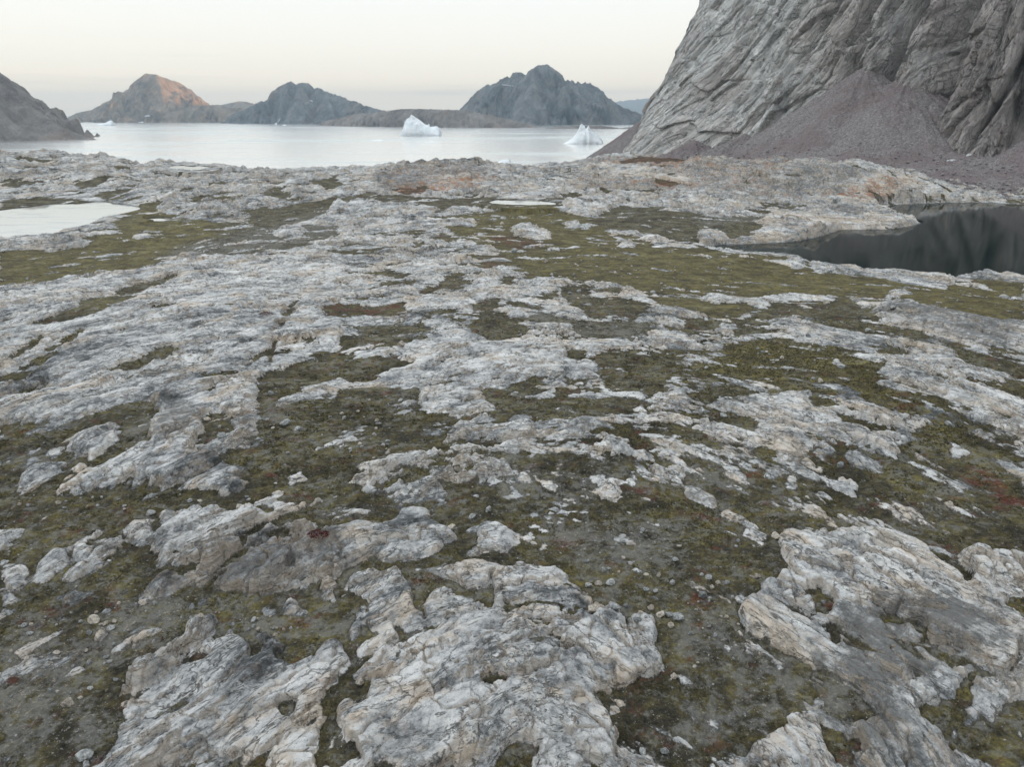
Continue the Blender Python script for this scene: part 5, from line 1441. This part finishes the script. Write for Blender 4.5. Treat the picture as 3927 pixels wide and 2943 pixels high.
for k in range(6):
    r = np.random.default_rng(800 + k); V = []
    for q in range(9):
        a = r.uniform(0, 6.28); l = r.uniform(.5, 1.0); t = r.uniform(.3, 1.1); w = r.uniform(.12, .25)
        bx, by = r.uniform(-.45, .45, 2)
        dx, dy = math.cos(a), math.sin(a)
        V += [(bx - dy * w, by + dx * w, -.1), (bx + dy * w, by - dx * w, -.1), (bx + dx * l * .6, by + dy * l * .6, t * .75)]
    tufts.append(np.array(V))
tf = np.arange(27).reshape(9, 3)
P = np.stack([GX[ii, jj], GY[ii, jj], GH[ii, jj]], -1) + np.stack([rng.uniform(-.06, .06, len(ii)), rng.uniform(-.06, .06, len(ii)), np.zeros(len(ii))], -1)
sz = rng.uniform(.05, .12, len(P)) * np.clip(rr / 45, .8, 1.7)
swarm('heath', tufts, tf, P, sz, M_TUFT, 'dwarf heath and moss cushions carpeting the hollows of the near rock', 'heath')

# a cushion of crimson heath that stands out
def red_bush(c, x, y, w, label):
    gxx, gyy, gz = ground_hit(*px(c, x, y))
    t = NT('crimson_leaves'); p = t.n('ShaderNodeNewGeometry').outputs['Position']
    t.surf(t.ramp(t.noise(p, 9, 4, .7), [(.35, (.035, .012, .012)), (.6, (.13, .028, .030)), (.75, (.19, .06, .04))]), .85, None, .1)
    r = np.random.default_rng(850 + x); V = []; n = 700
    for q in range(n):
        a = r.uniform(0, 6.28); d = math.sqrt(r.random()) * w; h = .32 * w * (1 - (d / w) ** 2) * r.uniform(.4, 1.1)
        cpt = np.array([d * math.cos(a) * 1.2, d * math.sin(a), h])
        for _ in range(3): V.append(cpt + r.normal(size=3) * .035)
    o = raw_mesh('crimson_shrub', np.array(V), np.arange(n * 3).reshape(-1, 3), t.m, False)
    o.location = (gxx, gyy, gz)
    return tag(o, label, 'shrub')
red_bush(7, 2060, 165, .55, 'crimson cushion shrub growing on the striped ledge')
red_bush(4, 1722, 350, .9, 'crimson shrub patch on the crown of the left hump')

# ------------------------------------------------------------------ air, sky, sun, camera
me = bpy.data.meshes.new('haze')
x0, x1, y0, y1, z0, z1 = -26000, 26000, -26000, 26000, -60, 640
me.from_pydata([(x0, y0, z0), (x1, y0, z0), (x1, y1, z0), (x0, y1, z0), (x0, y0, z1), (x1, y0, z1), (x1, y1, z1), (x0, y1, z1)], [],
               [(3, 2, 1, 0), (4, 5, 6, 7), (0, 1, 5, 4), (1, 2, 6, 5), (2, 3, 7, 6), (3, 0, 4, 7)])
hz = bpy.data.objects.new('haze', me); COL.objects.link(hz)
hm = bpy.data.materials.new('sea_air'); hm.use_nodes = True
hm.node_tree.nodes.clear()
ho = hm.node_tree.nodes.new('ShaderNodeOutputMaterial'); pv = hm.node_tree.nodes.new('ShaderNodeVolumePrincipled')
pv.inputs['Color'].default_value = (.60, .83, 1.0, 1); pv.inputs['Density'].default_value = HAZE = 5.4e-5; pv.inputs['Anisotropy'].default_value = 0.0
hm.node_tree.links.new(pv.outputs[0], ho.inputs['Volume'])
me.materials.append(hm)
tag(hz, 'thin bluish air that pales the far mountains', 'haze', 'stuff')

SUN_EL, SUN_AZ = math.radians(5.1), math.radians(84)     # azimuth clockwise from the view direction
w = bpy.data.worlds.new('World'); SC.world = w; w.use_nodes = True
t = w.node_tree; t.nodes.clear()
N = t.nodes.new
out = N('ShaderNodeOutputWorld'); tc = N('ShaderNodeTexCoord'); sep = N('ShaderNodeSeparateXYZ')
t.links.new(tc.outputs['Generated'], sep.inputs[0])
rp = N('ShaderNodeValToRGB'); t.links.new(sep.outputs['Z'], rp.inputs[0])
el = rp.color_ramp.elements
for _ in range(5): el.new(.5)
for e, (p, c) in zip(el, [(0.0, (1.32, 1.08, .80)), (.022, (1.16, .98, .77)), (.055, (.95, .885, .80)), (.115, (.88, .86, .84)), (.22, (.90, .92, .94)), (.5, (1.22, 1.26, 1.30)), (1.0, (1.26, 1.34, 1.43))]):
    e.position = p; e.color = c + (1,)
# faint cloud streaks low over the horizon
mp = N('ShaderNodeVectorMath'); mp.operation = 'MULTIPLY'; mp.inputs[1].default_value = (1.6, 1.6, 46); t.links.new(tc.outputs['Generated'], mp.inputs[0])
ns = N('ShaderNodeTexNoise'); ns.inputs['Scale'].default_value = 1.5; ns.inputs['Detail'].default_value = 6; ns.inputs['Roughness'].default_value = .55
t.links.new(mp.outputs[0], ns.inputs['Vector'])
mr = N('ShaderNodeMapRange'); mr.interpolation_type = 'SMOOTHSTEP'
for k, v in ((1, .50), (2, .72), (3, 0.0), (4, .34)): mr.inputs[k].default_value = v
t.links.new(ns.outputs[0], mr.inputs[0])
band = N('ShaderNodeMapRange'); band.interpolation_type = 'SMOOTHSTEP'
for k, v in ((1, .10), (2, .05), (3, 0.0), (4, 1.0)): band.inputs[k].default_value = v
t.links.new(sep.outputs['Z'], band.inputs[0])
mu = N('ShaderNodeMath'); mu.operation = 'MULTIPLY'; t.links.new(mr.outputs[0], mu.inputs[0]); t.links.new(band.outputs[0], mu.inputs[1])
mx = N('ShaderNodeMix'); mx.data_type = 'RGBA'; t.links.new(mu.outputs[0], mx.inputs[0]); t.links.new(rp.outputs[0], mx.inputs[6]); mx.inputs[7].default_value = (.62, .58, .56, 1)
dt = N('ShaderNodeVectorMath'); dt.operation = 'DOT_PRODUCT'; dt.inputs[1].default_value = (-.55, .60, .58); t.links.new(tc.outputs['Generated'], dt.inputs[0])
lo = N('ShaderNodeMapRange'); lo.interpolation_type = 'SMOOTHSTEP'      # sky dimmed away from the front left, shaped to give the ground contrast
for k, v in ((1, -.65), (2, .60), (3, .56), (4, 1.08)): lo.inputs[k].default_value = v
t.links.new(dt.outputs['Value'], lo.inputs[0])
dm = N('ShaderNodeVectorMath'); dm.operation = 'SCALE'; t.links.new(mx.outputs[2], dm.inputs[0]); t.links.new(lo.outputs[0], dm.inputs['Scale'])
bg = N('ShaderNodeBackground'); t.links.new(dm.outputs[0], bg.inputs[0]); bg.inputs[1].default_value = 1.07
sky = N('ShaderNodeTexSky'); sky.sky_type = 'NISHITA'; sky.sun_disc = False; sky.sun_elevation = SUN_EL; sky.sun_rotation = SUN_AZ
sky.air_density = 1.0; sky.dust_density = 1.0; sky.ozone_density = 1.0
bg2 = N('ShaderNodeBackground'); t.links.new(sky.outputs[0], bg2.inputs[0]); bg2.inputs[1].default_value = .05
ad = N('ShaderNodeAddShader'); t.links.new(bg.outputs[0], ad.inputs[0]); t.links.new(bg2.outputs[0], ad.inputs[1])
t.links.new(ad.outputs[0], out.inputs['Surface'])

from mathutils import Vector
L = bpy.data.lights.new('sun', 'SUN'); L.energy = 5.0; L.angle = math.radians(.5); L.color = (1.0, .47, .18)
so = bpy.data.objects.new('sun', L); COL.objects.link(so)
to_sun = Vector((math.sin(SUN_AZ) * math.cos(SUN_EL), math.cos(SUN_AZ) * math.cos(SUN_EL), math.sin(SUN_EL)))
so.rotation_euler = to_sun.to_track_quat('Z', 'Y').to_euler(); so.location = (600, 300, 700)

cam = bpy.data.cameras.new('camera'); co = bpy.data.objects.new('camera', cam); COL.objects.link(co)
co.location = (0, 0, EYE); co.rotation_euler = (math.pi / 2 - PITCH, 0, 0)
cam.sensor_width = 36; cam.lens = 36 * FOC / 1024; cam.clip_start = .5; cam.clip_end = 200000
SC.camera = co
SC.view_settings.view_transform = 'Standard'; SC.view_settings.look = 'None'; SC.view_settings.exposure = 0; SC.view_settings.gamma = 1
cy = SC.cycles
cy.max_bounces = 4; cy.diffuse_bounces = 2; cy.glossy_bounces = 3; cy.volume_bounces = 0; cy.transparent_max_bounces = 4
cy.use_denoising = True
cy.caustics_reflective = False; cy.caustics_refractive = False
